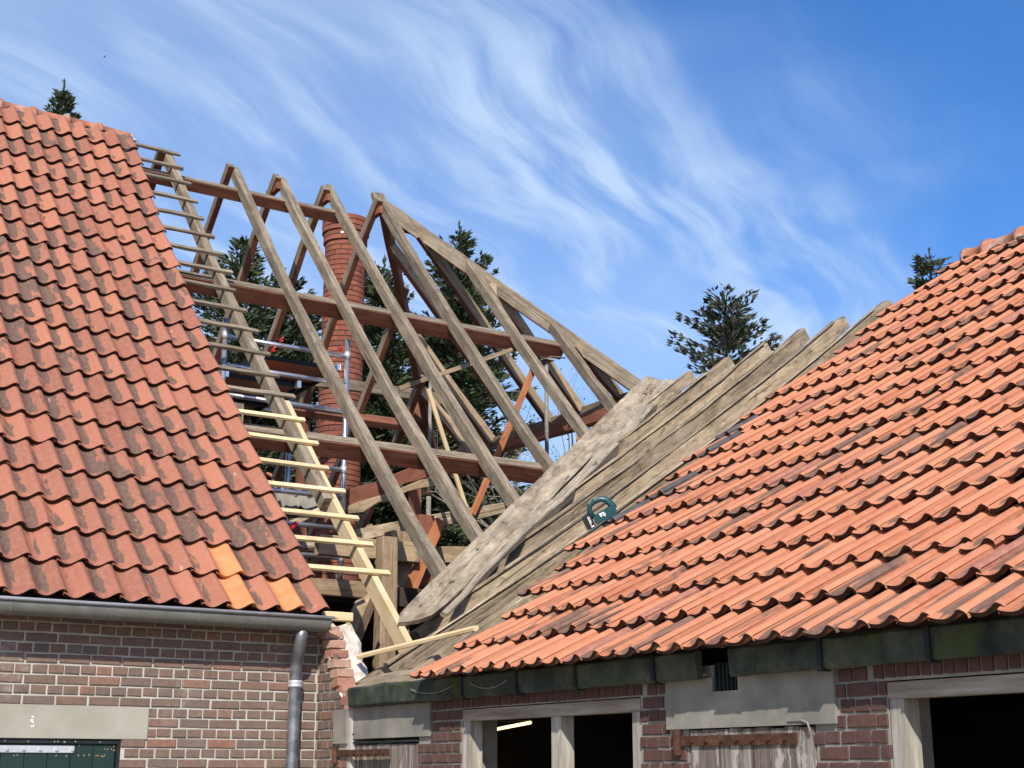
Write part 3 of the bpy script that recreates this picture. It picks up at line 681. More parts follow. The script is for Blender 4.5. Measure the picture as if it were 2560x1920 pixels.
for i in range(19):
    t = i / 18; p = Vector((5.06, 8.86, 2.72)).lerp(Vector((9.62, 11.84, 5.74)), t); pts.append(p + Vector((0, 0, .035 * math.sin(t * 9) * (1 - t))))
timber('valley_timber', pts, .045, .05, 'silver_wood', farm, (-.4, -.5, .75), rough=.012, cham=.012, w2=.19, h2=.15)
# broken end wall between farmhouse and wing
g = Geo(); yt = [(9.012, 2.60), (8.92, 2.58), (8.70, 2.235), (8.60, 2.13), (8.47, 2.04)]
v = [(XC + .008, y, z) for y, z in yt] + [(XC + .008, 8.47, 0), (XC + .008, 9.01, 0)]; n = len(v); v2 = [(x + .19, y, z) for x, y, z in v]
g.add(v + v2, [tuple(range(n - 1, -1, -1)), tuple(range(n, 2 * n))] + [(i, (i + 1) % n, n + (i + 1) % n, n + i) for i in range(n)])
stub = g.build('end_wall', 'mortar', farm)
def face_left(u, z): return Matrix(((0, 1, 0, XC), (-1, 0, 0, u), (0, 0, 1, z), (0, 0, 0, 1)))
def stub_top(y): 
    for (a, b) in zip(yt[:-1], yt[1:]):
        if b[0] <= y <= a[0]: return a[1] + (b[1] - a[1]) * (a[0] - y) / (a[0] - b[0]) - .01
    return 0
lay_bricks(stub, brick_set('farm_brick'), face_left, 8.505, 8.995, .02, 2.60, .0624, .011, .19, [(8.49, 8.69, 1.812, 2.05)], lambda u, z: z > 1.6, 0, 'farm_brick', top_fn=stub_top)
rr = random.Random(14)                                       # broken courses and plaster along its sloping top
bb = [brick_mesh('broken_brick', 'broken_brick', 40 + s) for s in range(4)]
y, z = 8.95, 2.565
for i in range(11):
    t = i / 10; y = 8.945 + (8.52 - 8.945) * t; z = stub_top(y) + .012
    M = Matrix.Translation((XC + .055 + rr.uniform(-.008, .008), y - .01, z - .018)) @ Matrix.Rotation(rr.uniform(-.15, .15), 4, 'Z') @ Matrix.Rotation(rr.uniform(-.1, .1), 4, 'X') @ Matrix.Diagonal((.125, .10, .055, 1))
    mesh_obj('broken_brick', None, None, None, stub, M, me=rr.choice(bb))
v, f = [], []; n = 26
for i in range(n + 1):
    t = i / n; y = 8.955 - t * .46; z = stub_top(min(max(y, 8.475), 9.0)) + .02
    for k in range(7): v.append((XC + .045 + .205 * k / 6 + rr.uniform(-.010, .010) + (.06 * math.sin(i * .55) if k == 0 else 0), y + rr.uniform(-.010, .010), z + rr.uniform(-.016, .018) + (-.03 if k in (0, 6) else .016)))
for i in range(n):
    for k in range(6): b = i * 7 + k; f.append((b, b + 7, b + 8, b + 1))
mesh_obj('plaster_crust', v, f, 'white_plaster', stub, smooth=False)

# ================================================================== stable wing
wing = empty('stable_wing', (6.8, 5.0, 0), 'low brick stable wing with bright orange pantiled roof meeting the farmhouse in a corner', 'barn')
XW = 4.18
ops = [(7.62, 8.50, 0, 1.84), (5.455, 7.114, .95, 1.985), (4.303, 5.105, 0, 1.856), (2.35, 3.909, .95, 1.980)]
def wall_boxes(g, y0, y1, z1, ops, x0, x1):
    ys = sorted({y0, y1, *[o_[0] for o_ in ops], *[o_[1] for o_ in ops]})
    for a, b in zip(ys[:-1], ys[1:]):
        if b <= y0 or a >= y1: continue
        segs = subtract((0, z1), [(o_[2], o_[3]) for o_ in ops if o_[0] < (a + b) / 2 < o_[1]])
        for p, q in segs: g.box(x0, x1, a, b, p, q)
    return g
wwall = wall_boxes(Geo(), .5, 8.685, 2.10, ops, XW + .008, XW + .24).build('wall', 'wing_mortar', wing)
wb = brick_set('wing_brick')
def face_wing(u, z): return Matrix(((0, 1, 0, XW), (-1, 0, 0, u), (0, 0, 1, z), (0, 0, 0, 1)))
PL1 = (7.464, 8.69, 1.832, 2.035); PL2 = (4.17, 5.243, 1.828, 2.045)
blocks = [PL1, PL2, (8.50, 8.69, 1.80, 2.2)] + ops + [(5.42, 7.20, 1.985, 2.06), (2.30, 3.99, 1.98, 2.06)]
lay_bricks(wwall, wb, face_wing, .5, 8.685, .05, 2.048, .0597, .0105, .165, blocks, lambda u, z: 3.1 < u and z > 1.55, 0, 'wing_brick')
rr = random.Random(4)
for (a, b) in ((5.435, 7.19), (2.30, 3.985)):                # soldier courses over the windows
    y = a
    while y < b - .02:
        w_ = .058 + rr.uniform(-.003, .003)
        M = face_wing(y + w_ / 2, 2.019) @ Matrix.Translation((0, .015 + rr.uniform(-.002, .002), 0)) @ Matrix.Diagonal((w_ - .010, .03, .056, 1)); mesh_obj('brick', None, None, None, wwall, M, me=rr.choice(wb)); y += w_
g = Geo(); g.box(XW - .012, XW + .1, PL1[0], 8.50, PL1[2] + .01, PL1[3]); g.box(XC - .012, XW + .1, 8.502, 8.69, 1.815, 2.03); g.build('cement_panel', 'cement_render', wing)
g = Geo(); vx = (4.742, 4.911, 1.983, 2.109)
g.box(XW - .012, XW + .1, PL2[0], vx[0], PL2[2], PL2[3]).box(XW - .012, XW + .1, vx[1], PL2[1], PL2[2], PL2[3]).box(XW - .012, XW + .1, vx[0], vx[1], PL2[2], vx[2]); g.build('cement_panel', 'cement_render', wing)
g = Geo(); g.box(XW + .02, XW + .03, vx[0], vx[1], vx[2], vx[3]); vent = g.build('vent', 'dark_paint', wing)
for i in range(6): g = Geo(); y = vx[0] + .014 + i * .0265; g.box(XW - .008, XW + .012, y, y + .009, vx[2], vx[3] - .004); g.build('vent_bar', 'dark_paint', vent)
# gutter board along the eaves with iron straps
seams = [8.46, 6.968, 6.42, 5.235, 4.93]
def board(y0, y1):
    n = 8; rr = random.Random(int(y0 * 100)); v, f = [], []
    for i in range(n + 1):
        y = y1 + (y0 - y1) * i / n
        for (x, z) in ((4.112, 2.038), (4.102, 2.050), (4.095, 2.15), (4.108, 2.162), (4.135, 2.162), (4.135, 2.038)): v.append((x + rr.uniform(-.002, .002), y, z + rr.uniform(-.002, .002)))
    for i in range(n):
        for k in range(6): f.append((i * 6 + k, i * 6 + (k + 1) % 6, (i + 1) * 6 + (k + 1) % 6, (i + 1) * 6 + k))
    f += [tuple(range(6)), tuple(n * 6 + 5 - k for k in range(6))]
    return mesh_obj('gutter_board', v, f, 'mossy_gutter', wing)
for (a, b) in ((6.97, 8.42), (6.405, 6.964), (5.238, 6.399), (4.935, 5.232), (4.165, 4.718), (3.61, 4.159), (.5, 3.604)): board(a, b)
for y in (6.967, 6.402, 5.86, 5.235, 4.162, 3.607, 2.9):
    g = Geo(); g.box(4.086, 4.094, y - .012, y + .012, 2.045, 2.16).box(4.086, 4.14, y - .012, y + .012, 2.028, 2.036); g.build('gutter_strap', 'dark_paint', wing)
g = Geo(); g.box(4.137, XW - .014, .5, 4.72, 2.050, 2.062).box(4.137, XW - .014, 4.93, 8.42, 2.050, 2.062); g.build('soffit', 'beam_frame_wood', wing)
for (ya, yb) in ((7.55, 7.05), (6.86, 6.48)):                # loops of loose wire
    g = Geo(); g.tube([(4.088, ya + (yb - ya) * i / 10, 2.112 - .035 * math.sin(math.pi * i / 10) ** .8) for i in range(11)], .0025, 6); g.build('wire_loop', 'steel_prop_metal', wing)
# windows
def window(y0, y1, ztop, mull, zb=.95):
    x0, x1 = XW + .012, XW + .075
    g = Geo(); g.box(x0 - .006, x1, y0 + .004, y1 - .004, ztop - .066, ztop - .004); win = g.build('window', 'beam_frame_wood', wing)
    def jamb(a, b, d=0): g = Geo(); g.box(x0 + d, x1 + .02, a, b, zb + .06, ztop - .0665); g.build('window_frame', 'white_worn_frame', win)
    jamb(y1 - .075, y1 - .006); jamb(y0 + .006, y0 + .075)
    for y in mull: jamb(y - .045, y + .045, .004)
    g = Geo(); g.box(x0 - .02, x1 + .02, y0 + .004, y1 - .004, zb, zb + .058); g.build('window_sill', 'beam_frame_wood', win)
    return win
window(5.455, 7.114, 1.983, [6.18]); window(2.35, 3.909, 1.978, [3.10])
# doors of weathered planks
def old_door(y0, y1, ztop, hy0, hy1, hz):
    x = XW + .002; g = Geo(); g.box(x + .022, x + .045, y0 + .01, y1 - .01, .03, ztop - .03); d = g.build('door', 'dark_paint', wing); y = y0 + .008; rr = random.Random(int(y0 * 10))
    while y < y1 - .03:
        w_ = min(.088 + rr.uniform(-.006, .006), y1 - .008 - y); g = Geo(); g.box(x + rr.uniform(-.002, .002), x + .021, y + .002, y + w_ - .003, .04, ztop - .034 + rr.uniform(-.004, .004)); g.build('plank', 'old_door_wood', d); y += w_
    g = Geo(); g.box(x - .012, x + .03, y0 + .004, y1 - .004, ztop - .026, ztop - .012); g.build('door_flashing', 'dark_paint', d)
    x = min(x, XC - .002) if y1 > 8 else x; g = Geo(); g.box(x - .012, x - .004, hy0, hy1 - .03, hz - .022, hz + .022); yy = hy0 + .06
    while yy < hy1 - .12: g.tube([(x - .008, yy, hz), (x - .022, yy, hz)], .009, 8); yy += .10
    g.tube([(x - .016, hy1 - .02, hz - .06), (x - .016, hy1 - .02, hz + .05)], .020, 10); g.build('hinge_strap', 'rust', d)
    return d
old_door(7.62, 8.50, 1.838, 7.90, 8.66, 1.752); old_door(4.303, 5.105, 1.855, 4.40, 5.185, 1.775)
g = Geo(); g.tube([(XW - .014, 4.44, 1.843), (XW - .016, 4.36, 1.845), (XW - .016, 4.325, 1.835), (XW - .014, 4.312, 1.80)], .0045, 8); g.build('cable', 'steel_prop_metal', wing)
g = Geo(); g.tube([(XW - .014, 8.51, 1.845), (XW - .014, 8.49, 1.87), (XW - .014, 8.45, 1.875)], .004, 6); g.build('cable', 'dark_paint', wing)
# interior boxes keep the stalls dark
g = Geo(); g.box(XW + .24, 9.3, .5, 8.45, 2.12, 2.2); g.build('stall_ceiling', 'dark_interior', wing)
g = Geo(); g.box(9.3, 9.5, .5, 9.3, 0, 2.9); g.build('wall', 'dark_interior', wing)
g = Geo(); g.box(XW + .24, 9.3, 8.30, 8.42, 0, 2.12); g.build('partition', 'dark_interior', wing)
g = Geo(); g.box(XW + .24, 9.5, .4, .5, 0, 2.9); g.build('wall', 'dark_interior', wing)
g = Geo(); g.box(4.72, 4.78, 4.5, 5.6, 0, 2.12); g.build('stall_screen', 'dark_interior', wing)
# bare rafters of the wing
def wing_pts(y, xa, xb, off, n=8): return [(xa + (xb - xa) * i / n, y, zw(xa + (xb - xa) * i / n) + off) for i in range(n + 1)]
NWG = (-.55, 0, .83)
rr = random.Random(31)
for y, xa in ((8.06, 4.24), (8.58, 4.24), (9.12, 4.95), (9.66, 5.70), (10.20, 6.50), (10.78, 7.32), (11.40, 8.24), (11.86, 8.92)):
    xb = 9.50
    raf = timber('wing_rafter', wing_pts(y, xa, xb, -.10 + rr.uniform(-.012, .012)), .10, .122, 'grey_wood', wing, NWG, top=True, rough=.010)
    if y > 8.1:
        a, b = (xa + rr.uniform(0, .5), rr.uniform(9.0, 9.46)); round(y * 100) % 2 == 0 and timber('counter_batten', wing_pts(y - .040, a, b, -.086 + rr.uniform(-.004, .004), 9), .050, .018, 'grey_wood', raf, NWG, rough=.006)
for y, xa, xb, o_ in ((8.30, 4.26, 6.4, -.17), (8.84, 4.5, 7.2, -.20), (8.40, 6.2, 8.6, -.19)):
    timber('sheathing_strip', wing_pts(y, xa, xb, o_), .16, .022, 'grey_wood', wing, NWG, rough=.008, top=True)
timber('eaves_board', [(4.20, 8.43, 2.195), (4.20, 7.15, 2.21)], .16, .03, 'grey_wood', wing, (-.5, 0, .85), rough=.006)
# roof of the wing
v, f = sheet(zw, 4.22, XR - .03, 14, .5, 7.46, -.085, .025, 'x'); wroof = mesh_obj('roof', v, f, 'underlay_boards', wing)
v, f = sheet(zw, XR + .03, 15.1, 14, .5, 7.9, -.05, .04, 'x'); mesh_obj('rear_roof', v, f, 'wing_clay_tile', wing)
v, f = sheet(zw, XR + .10, 15.1, 14, 7.91, 13.0, -.22, .04, 'x'); mesh_obj('rear_boarding', v, f, 'underlay_boards', wing)
WW, WG = .155, .3595
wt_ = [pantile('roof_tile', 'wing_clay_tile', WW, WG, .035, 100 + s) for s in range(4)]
st_ = pantile('roof_tile', 'slate_tile', WW, WG, .046, 120)
rowsX = arc_rows(lambda x: 2 * .018149 * (x - XE) + .582797, XE, WG, 19)
edgeY = [7.40, 7.44, 7.38, 7.62, 7.68, 7.92, 7.96, 8.0, 8.04, 8.14, 8.16, 8.20, 8.10, 8.02, 7.98, 7.96, 7.92, 7.88, 7.80, 7.64]
rr = random.Random(17); cand = []
camp = Vector((0, 0, 1.65))
for ri, x in enumerate(rowsX):
    y = edgeY[ri] - 0.0; k0 = round((8.3 - y) / WW)
    y_first = 8.3 - k0 * WW
    for ci in range(60):
        yy = y_first - ci * WW + rr.uniform(-.003, .003)
        if yy < .5: break
        M = tile_matrix_wing(x + rr.uniform(-.010, .010) - (.05 if rr.random() < .012 else 0), yy + .02 * math.sin(ri * 1.7)) @ Matrix.Rotation(rr.uniform(-.02, .02), 4, 'Z') @ Matrix.Rotation(rr.uniform(-.03, .03), 4, 'Y') @ Matrix.Translation((0, 0, rr.uniform(-.003, .005)))
        if ri == 18: M = M @ Matrix.Diagonal((1, .55, 1, 1))
        me = st_ if (ci <= 2 and ri in (6, 7, 9, 10) and ci == (ri % 2)) else rr.choice(wt_)
        c = M @ Vector((WW / 2, WG / 2, .02)); d = c - camp; zz = d.dot(fwd); u, w_ = d.dot(right) / zz, d.dot(upv) / zz
        inview = abs(u) < .368 and abs(w_) < .276
        cand.append((zz if inview else 1e3 + zz, me, M))
cand.sort(key=lambda t: t[0])
for (zz, me, M) in cand[:300]: mesh_obj('roof_tile', None, None, None, wroof, M, me=me)
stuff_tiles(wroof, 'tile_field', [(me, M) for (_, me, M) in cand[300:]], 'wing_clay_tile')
for i in range(-1, 20):                                       # ridge tiles run along Y
    y = 7.44 - i * .345 if i >= 0 else 7.66
    if y < .5: break
    M = Matrix(((0, 1, 0, XR + .01), (-1, 0, 0, y), (0, 0, 1, 5.925), (0, 0, 0, 1))) @ Matrix.Rotation(rr.uniform(-.025, .025), 4, 'Z') @ Matrix.Rotation(rr.uniform(-.03, .03), 4, 'Y')
    if i < 0: M = M @ Matrix.Diagonal((.62, .92, .92, 1))
    mesh_obj('ridge_tile', None, None, None, wroof, M, me=rm)
lumpy_strip('ridge_mortar', (XR, .5, 5.885), (XR, 7.76, 5.87), .145, .05, wroof, 'ridge_mortar', 120, 6, .025)

# ================================================================== round chimney
CX, CY = 8.55, 18.10
chim = empty('chimney', (CX, CY, 0), 'round red brick chimney stack with corbelled top, standing behind the bare rafters', 'chimney')
def ring_geo(profile, n=40):
    v, f = [], []
    for (r_, z) in profile:
        for k in range(n): a = 2 * math.pi * k / n; v.append((CX + r_ * math.cos(a), CY + r_ * math.sin(a), z))
    for i in range(len(profile) - 1):
        for k in range(n): f.append((i * n + k, i * n + (k + 1) % n, (i + 1) * n + (k + 1) % n, (i + 1) * n + k))
    return v, f
def shaft_r(z): return .300 + (9.2 - z) * .0065
v, f = ring_geo([(shaft_r(0) - .012, 0), (shaft_r(9.2) - .012, 9.2), (.318, 9.22), (.318, 9.36), (.338, 9.37), (.338, 9.60), (.22, 9.60), (.22, 8.6)])
shaft = mesh_obj('shaft', v, f, 'chimney_mortar', chim, smooth=False)
def arc_brick(r_, ang, h, depth=.05):
    v, f = [], []; n = 4
    for rad in (r_, r_ - depth):
        for z in (-h / 2, h / 2):
            for k in range(n): a = -ang / 2 + ang * k / (n - 1); v.append((rad * math.cos(a), rad * math.sin(a), z))
    for k in range(n - 1):
        f += [(k, k + 1, n + k + 1, n + k), (n + k, n + k + 1, 3 * n + k + 1, 3 * n + k), (k + 1, k, 2 * n + k, 2 * n + k + 1)]
    f += [(0, n, 3 * n, 2 * n), (n - 1, 3 * n - 1, 4 * n - 1, 2 * n - 1)]
    return v, f
camdir = math.atan2(-CY, -CX); HC = .0785; NB_ = 10; cnt = 0; sv, sf, st = [], [], []
rr = random.Random(12); cache = {}
ci = 0; z = 9.60 - HC / 2
while z > .1:
    rad = .350 if z > 9.36 else (.330 if z > 9.22 else shaft_r(z)); key = round(rad * 250) / 250
    for k in range(NB_):
        a = 2 * math.pi * (k + (ci % 2) * .5) / NB_ + rr.uniform(-.02, .02); da = abs((a - camdir + math.pi) % (2 * math.pi) - math.pi)
        M = Matrix.Translation((CX, CY, z + rr.uniform(-.003, .003))) @ Matrix.Rotation(a, 4, 'Z')
        if key not in cache:
            vv, ff = arc_brick(key, 2 * math.pi / NB_ - .032, HC - .013); cache[key] = make_mesh('brick', vv, ff, 'chimney_brick')
        me = cache[key]
        if z > 5.35 and da < 1.62 and cnt < 300: mesh_obj('brick', None, None, None, shaft, M, me=me); cnt += 1
        else:
            b = len(sv); sv += [M @ v.co for v in me.vertices]; sf += [tuple(i + b for i in p.vertices) for p in me.polygons]; st += [rr.random()] * len(me.polygons)
    z -= HC; ci += 1
o = mesh_obj('brickwork', sv, sf, 'chimney_brick', shaft, tint=st); o['kind'] = 'stuff'
g = Geo()
for (a, dz, w_, h_) in ((camdir - .15, 9.30, .05, .03), (camdir + .05, 9.285, .06, .02), (camdir - .02, 9.33, .02, .02), (camdir + .25, 9.27, .05, .018)):
    vv, ff = arc_brick(.334, w_ / .33, h_, .01); M = Matrix.Translation((CX, CY, dz)) @ Matrix.Rotation(a, 4, 'Z'); g.add([M @ Vector(p) for p in vv], ff)
g.build('mortar_patch', 'white_plaster', chim)

# ================================================================== scaffold tower inside the loft
scaf = empty('scaffold_tower', (5.35, 12.9, 3.14), 'aluminium scaffold tower with plank deck and red clips standing inside the stripped loft', 'scaffold')
for (x, y) in ((4.70, 12.6), (6.015, 12.6), (4.70, 14.0), (6.015, 14.0)):
    g = Geo(); top = 5.90 if y < 13 else 5.62; g.tube([(x, y, 3.14), (x, y, top)], .026, 14); p = g.build('post', 'aluminium', scaf, smooth=True)
    if y < 13:
        for z in (3.66, 4.54, 5.16, 5.73): g = Geo(); g.tube([(x, y, z - .04), (x, y, z + .04)], .031, 14); g.build('post_sleeve', 'galvanised', p, smooth=True)
for y in (12.6, 14.0):
    for z in (3.36, 3.66, 3.95, 4.26, 4.54, 4.85, 5.14, 5.43, 5.72):
        if y > 13 and z > 5.5: continue
        g = Geo(); g.tube([(4.70, y, z), (6.015, y, z)], .024, 12); g.build('rung', 'aluminium', scaf, smooth=True)
for (z, y0, y1, xa, xb) in ((5.60, 12.75, 14.05, 5.12, 5.95), (5.34, 12.7, 14.2, 4.74, 5.50)):
    g = Geo(); g.box(xa, xb, y0, y1, z, z + .018); dk = g.build('deck', 'deck_plywood', scaf)
    g = Geo(); g.box(xa - .03, xa - .002, y0, y1, z - .03, z + .045).box(xb + .002, xb + .03, y0, y1, z - .03, z + .045).box(xa, xb, y0 - .03, y0 - .002, z + .002, z + .04).box(xa + .3, xb, (y0 + y1) / 2 - .05, (y0 + y1) / 2 + .05, z - .035, z - .002); g.build('deck_frame', 'dark_paint', dk)
    g = Geo(); g.box(xa - .02, xa + .02, y0 - .10, y0 - .032, z - .02, z + .05).box(xb - .02, xb + .02, y0 - .10, y0 - .032, z - .02, z + .05); g.build('deck_hook', 'aluminium', dk)
g = Geo()
for (x, z) in ((5.28, 5.765), (5.93, 5.775), (5.20, 5.65)): g.box(x - .014, x + .014, 12.565, 12.60, z - .012, z + .022).tube([(x, 12.56, z + .015), (x + .008, 12.56, z + .036)], .008, 8)
g.build('clip', 'red_plastic', scaf)
g = Geo(); g.tube([(5.52, 12.57, 3.96), (4.9, 12.57, 3.32)], .022, 10); g.build('brace_bar', 'red_plastic', scaf, smooth=True)

# ================================================================== props, leaning battens
def prop(x, y, z0, z1, label):
    p = empty('support_prop', (x, y, z0), label, 'support prop')
    zc_ = z0 + (z1 - z0) * .55
    g = Geo(); g.tube([(x, y, z0), (x, y, zc_)], .030, 12); g.build('outer_tube', 'steel_prop_metal', p, smooth=True)
    g = Geo(); g.tube([(x, y, zc_), (x, y, z1 - .01)], .023, 12); g.build('inner_tube', 'steel_prop_metal', p, smooth=True)
    g = Geo(); g.tube([(x, y, zc_ - .05), (x, y, zc_ + .02)], .038, 12); g.build('collar', 'rust', p, smooth=True)
    g = Geo(); g.box(x - .07, x + .07, y - .07, y + .07, z1 - .01, z1); g.build('head_plate', 'steel_prop_metal', p)
    g = Geo(); g.tube([(x, y - .03, zc_), (x + .07, y - .05, zc_), (x + .07, y - .05, zc_ + .06)], .007, 6); g.build('pin', 'steel_prop_metal', p)
prop(8.50, 12.66, 3.14, 6.085, 'rusty steel prop standing under the free end of the middle purlin')
prop(8.32, 15.0, 3.14, 6.42, 'slim grey steel prop standing deep in the loft, left of the rusty one')
tag(timber('clamp', [(8.52, 12.62, 6.12), (8.72, 12.62, 6.14)], .03, .012, 'steel_prop_metal', None), 'small dark steel clamp hooked under the free end of the middle purlin', 'clamp')
tag(timber('leaning_batten', [(6.41, 11.6, 5.20), (6.87, 11.6, 4.03)], .045, .03, 'new_pine', None, (0, -1, 0), rough=.001), 'pale new batten leaning steeply inside the loft behind the rafters', 'batten')
tag(timber('diagonal_brace', [(8.09, 12.3, 5.83), (7.33, 12.3, 4.16)], .060, .05, 'orange_wood', None, (0, -1, 0), rough=.002), 'orange brown diagonal brace slanting behind the lower rafters', 'brace')
tag(timber('thin_batten', [(6.62, 12.6, 5.47), (8.00, 12.6, 6.11)], .05, .025, 'tan_wood', None, (0, -1, 0), rough=.002), 'thin reddish batten sloping up to the right under the middle purlin', 'batten')
tag(timber('loose_batten', [(4.30, 8.68, 2.385), (4.52, 7.52, 2.49)], .045, .030, 'new_pine', None, (-.4, 0, .9), rough=.001), 'pale new batten lying across the corner at the foot of the wing roof', 'batten')

# ================================================================== jigsaw lying by the edge of the tiles
jig = empty('jigsaw', (5.70, 7.86, 3.22), 'teal cordless jigsaw with black battery lying beside the edge of the wing tiles', 'power tool')
Xd = Vector((math.cos(R(33)), 0, math.sin(R(33)))); Yd = Vector((0, -1, 0)); Zd = Xd.cross(Yd)
JX = (right * .90 + upv * .43).normalized(); JZ = (upv * .90 - right * .43); JZ = (JZ - JX * JZ.dot(JX)).normalized(); JY = JZ.cross(JX)
JO = Vector((5.80, 7.95, 3.345)) + upv * .030 - right * .015
MJ = Matrix(((JX.x, JY.x, JZ.x, JO.x), (JX.y, JY.y, JZ.y, JO.y), (JX.z, JY.z, JZ.z, JO.z), (0, 0, 0, 1)))
def ngon_prism(pts, y0, y1):
    n = len(pts); v = [(x, y0, z) for x, z in pts] + [(x, y1, z) for x, z in pts]
    return v, [tuple(range(n)), tuple(range(2 * n - 1, n - 1, -1))] + [(i, n + i, n + (i + 1) % n, (i + 1) % n) for i in range(n)]
def jpart(name, v, f, mat, parent, smooth=False): return mesh_obj(name, v, f, mat, parent, MJ, smooth=smooth)
v, f = ngon_prism([(-.055, -.045), (.10, -.045), (.118, -.03), (.122, .02), (.10, .03), (.02, .022), (-.05, .012)], -.032, .032); body = jpart('body', v, f, 'tool_teal', jig)
gg = Geo(); gg.tube([(-.045, 0, .0), (-.055, 0, .05), (-.04, 0, .088), (.0, 0, .104), (.05, 0, .102), (.085, 0, .08), (.105, 0, .03), (.112, 0, .0)], [.019, .020, .020, .020, .021, .023, .025, .024], 12); jpart('handle', gg.v, gg.f, 'tool_teal', jig, True)
gg = Geo(); gg.tube([(-.05, 0, .070), (-.03, 0, .1), (.02, 0, .112), (.06, 0, .108)], [.012, .016, .016, .012], 10); jpart('grip', gg.v, gg.f, 'tool_grey', jig, True)
v, f = ngon_prism([(-.125, -.055), (-.060, -.055), (-.057, .03), (-.075, .042), (-.115, .040), (-.127, .02)], -.036, .036); bat = jpart('battery', v, f, 'tool_black', jig)
gg = Geo()
for (a, b, c, d) in ((-.088, -.082, -.035, .03), (-.078, -.074, -.02, .03), (-.090, -.068, -.050, -.040)): gg.add([(a, -.0375, c), (b, -.0375, c), (b, -.0375, d), (a, -.0375, d)], [(0, 1, 2, 3)])
jpart('lettering', gg.v, gg.f, 'tool_white', bat)
gg = Geo()
for (a, b, c, d) in ((-.005, .035, .004, .014), (.0, .012, -.012, .002), (.018, .04, -.010, .001), (.028, .034, -.022, -.010)): gg.add([(a, -.0335, c), (b, -.0335, c + .002), (b, -.0335, d), (a, -.0335, d)], [(0, 1, 2, 3)])
jpart('lettering', gg.v, gg.f, 'tool_white', body)
v, f = ngon_prism([(.03, -.062), (.14, -.062), (.14, -.054), (.03, -.054)], -.035, .035); jpart('sole_plate', v, f, 'tool_grey', jig)

# ================================================================== strip lamp inside the wing
lamp = empty('strip_lamp', (4.9, 7.78, 1.93), 'lit yellow strip lamp hanging in the dark stall behind the window', 'lamp')
g = Geo(); g.tube([(4.9, 8.02, 1.892), (4.9, 7.50, 1.932)], .010, 10); g.build('tube', 'lamp_tube', lamp, smooth=True)
g = Geo(); g.box(4.885, 4.915, 7.48, 8.04, 1.945, 1.965); g.build('housing', 'dark_interior', lamp)
# heap of old ridge tiles in the loft
heap = empty('tile_heap', (5.3, 13.4, 3.9), 'heap of old ridge tiles and rubble on the loft boards behind the scaffold', 'tile heap')
for (x, y, z, a) in ((5.42, 13.2, 4.46, .6), (5.30, 13.3, 4.36, .4), (6.05, 13.0, 4.42, 1.9)):
    mesh_obj('ridge_tile', None, None, None, heap, Matrix.Translation((x, y, z)) @ Matrix.Rotation(a, 4, 'Z') @ Matrix.Rotation(.3, 4, 'Y') @ Matrix.Diagonal((.8, .9, .9, 1)), me=rm)
mesh_obj('roof_tile', None, None, None, heap, Matrix.Translation((5.15, 13.1, 4.30)) @ Matrix.Rotation(-.5, 4, 'Y') @ Matrix.Rotation(.4, 4, 'X'), me=ft[0])
lumpy_strip('rubble', (4.9, 13.3, 4.15), (6.2, 13.2, 4.2), .25, .2, heap, 'cement_render', 24, 12, .05)
# bird
b_ = Geo(); b_.tube([(0, 0, 0), (.05, 0, .01), (.14, 0, 0)], [.005, .025, .004], 8)
b_.add([(.05, 0, .01), (.08, .16, .05), (.11, .0, .01), (.10, .30, .02)], [(0, 1, 3, 2)]); b_.add([(.05, 0, .01), (.08, -.16, .05), (.11, .0, .01), (.10, -.30, .02)], [(0, 2, 3, 1)])
o = mesh_obj('bird', b_.v, b_.f, 'dark_paint', None, Matrix.Translation((9.64, 36.7, 21.1)) @ Matrix.Diagonal((.42, .42, .42, 1))); tag(o, 'tiny dark bird flying high in the pale sky at the left', 'bird')

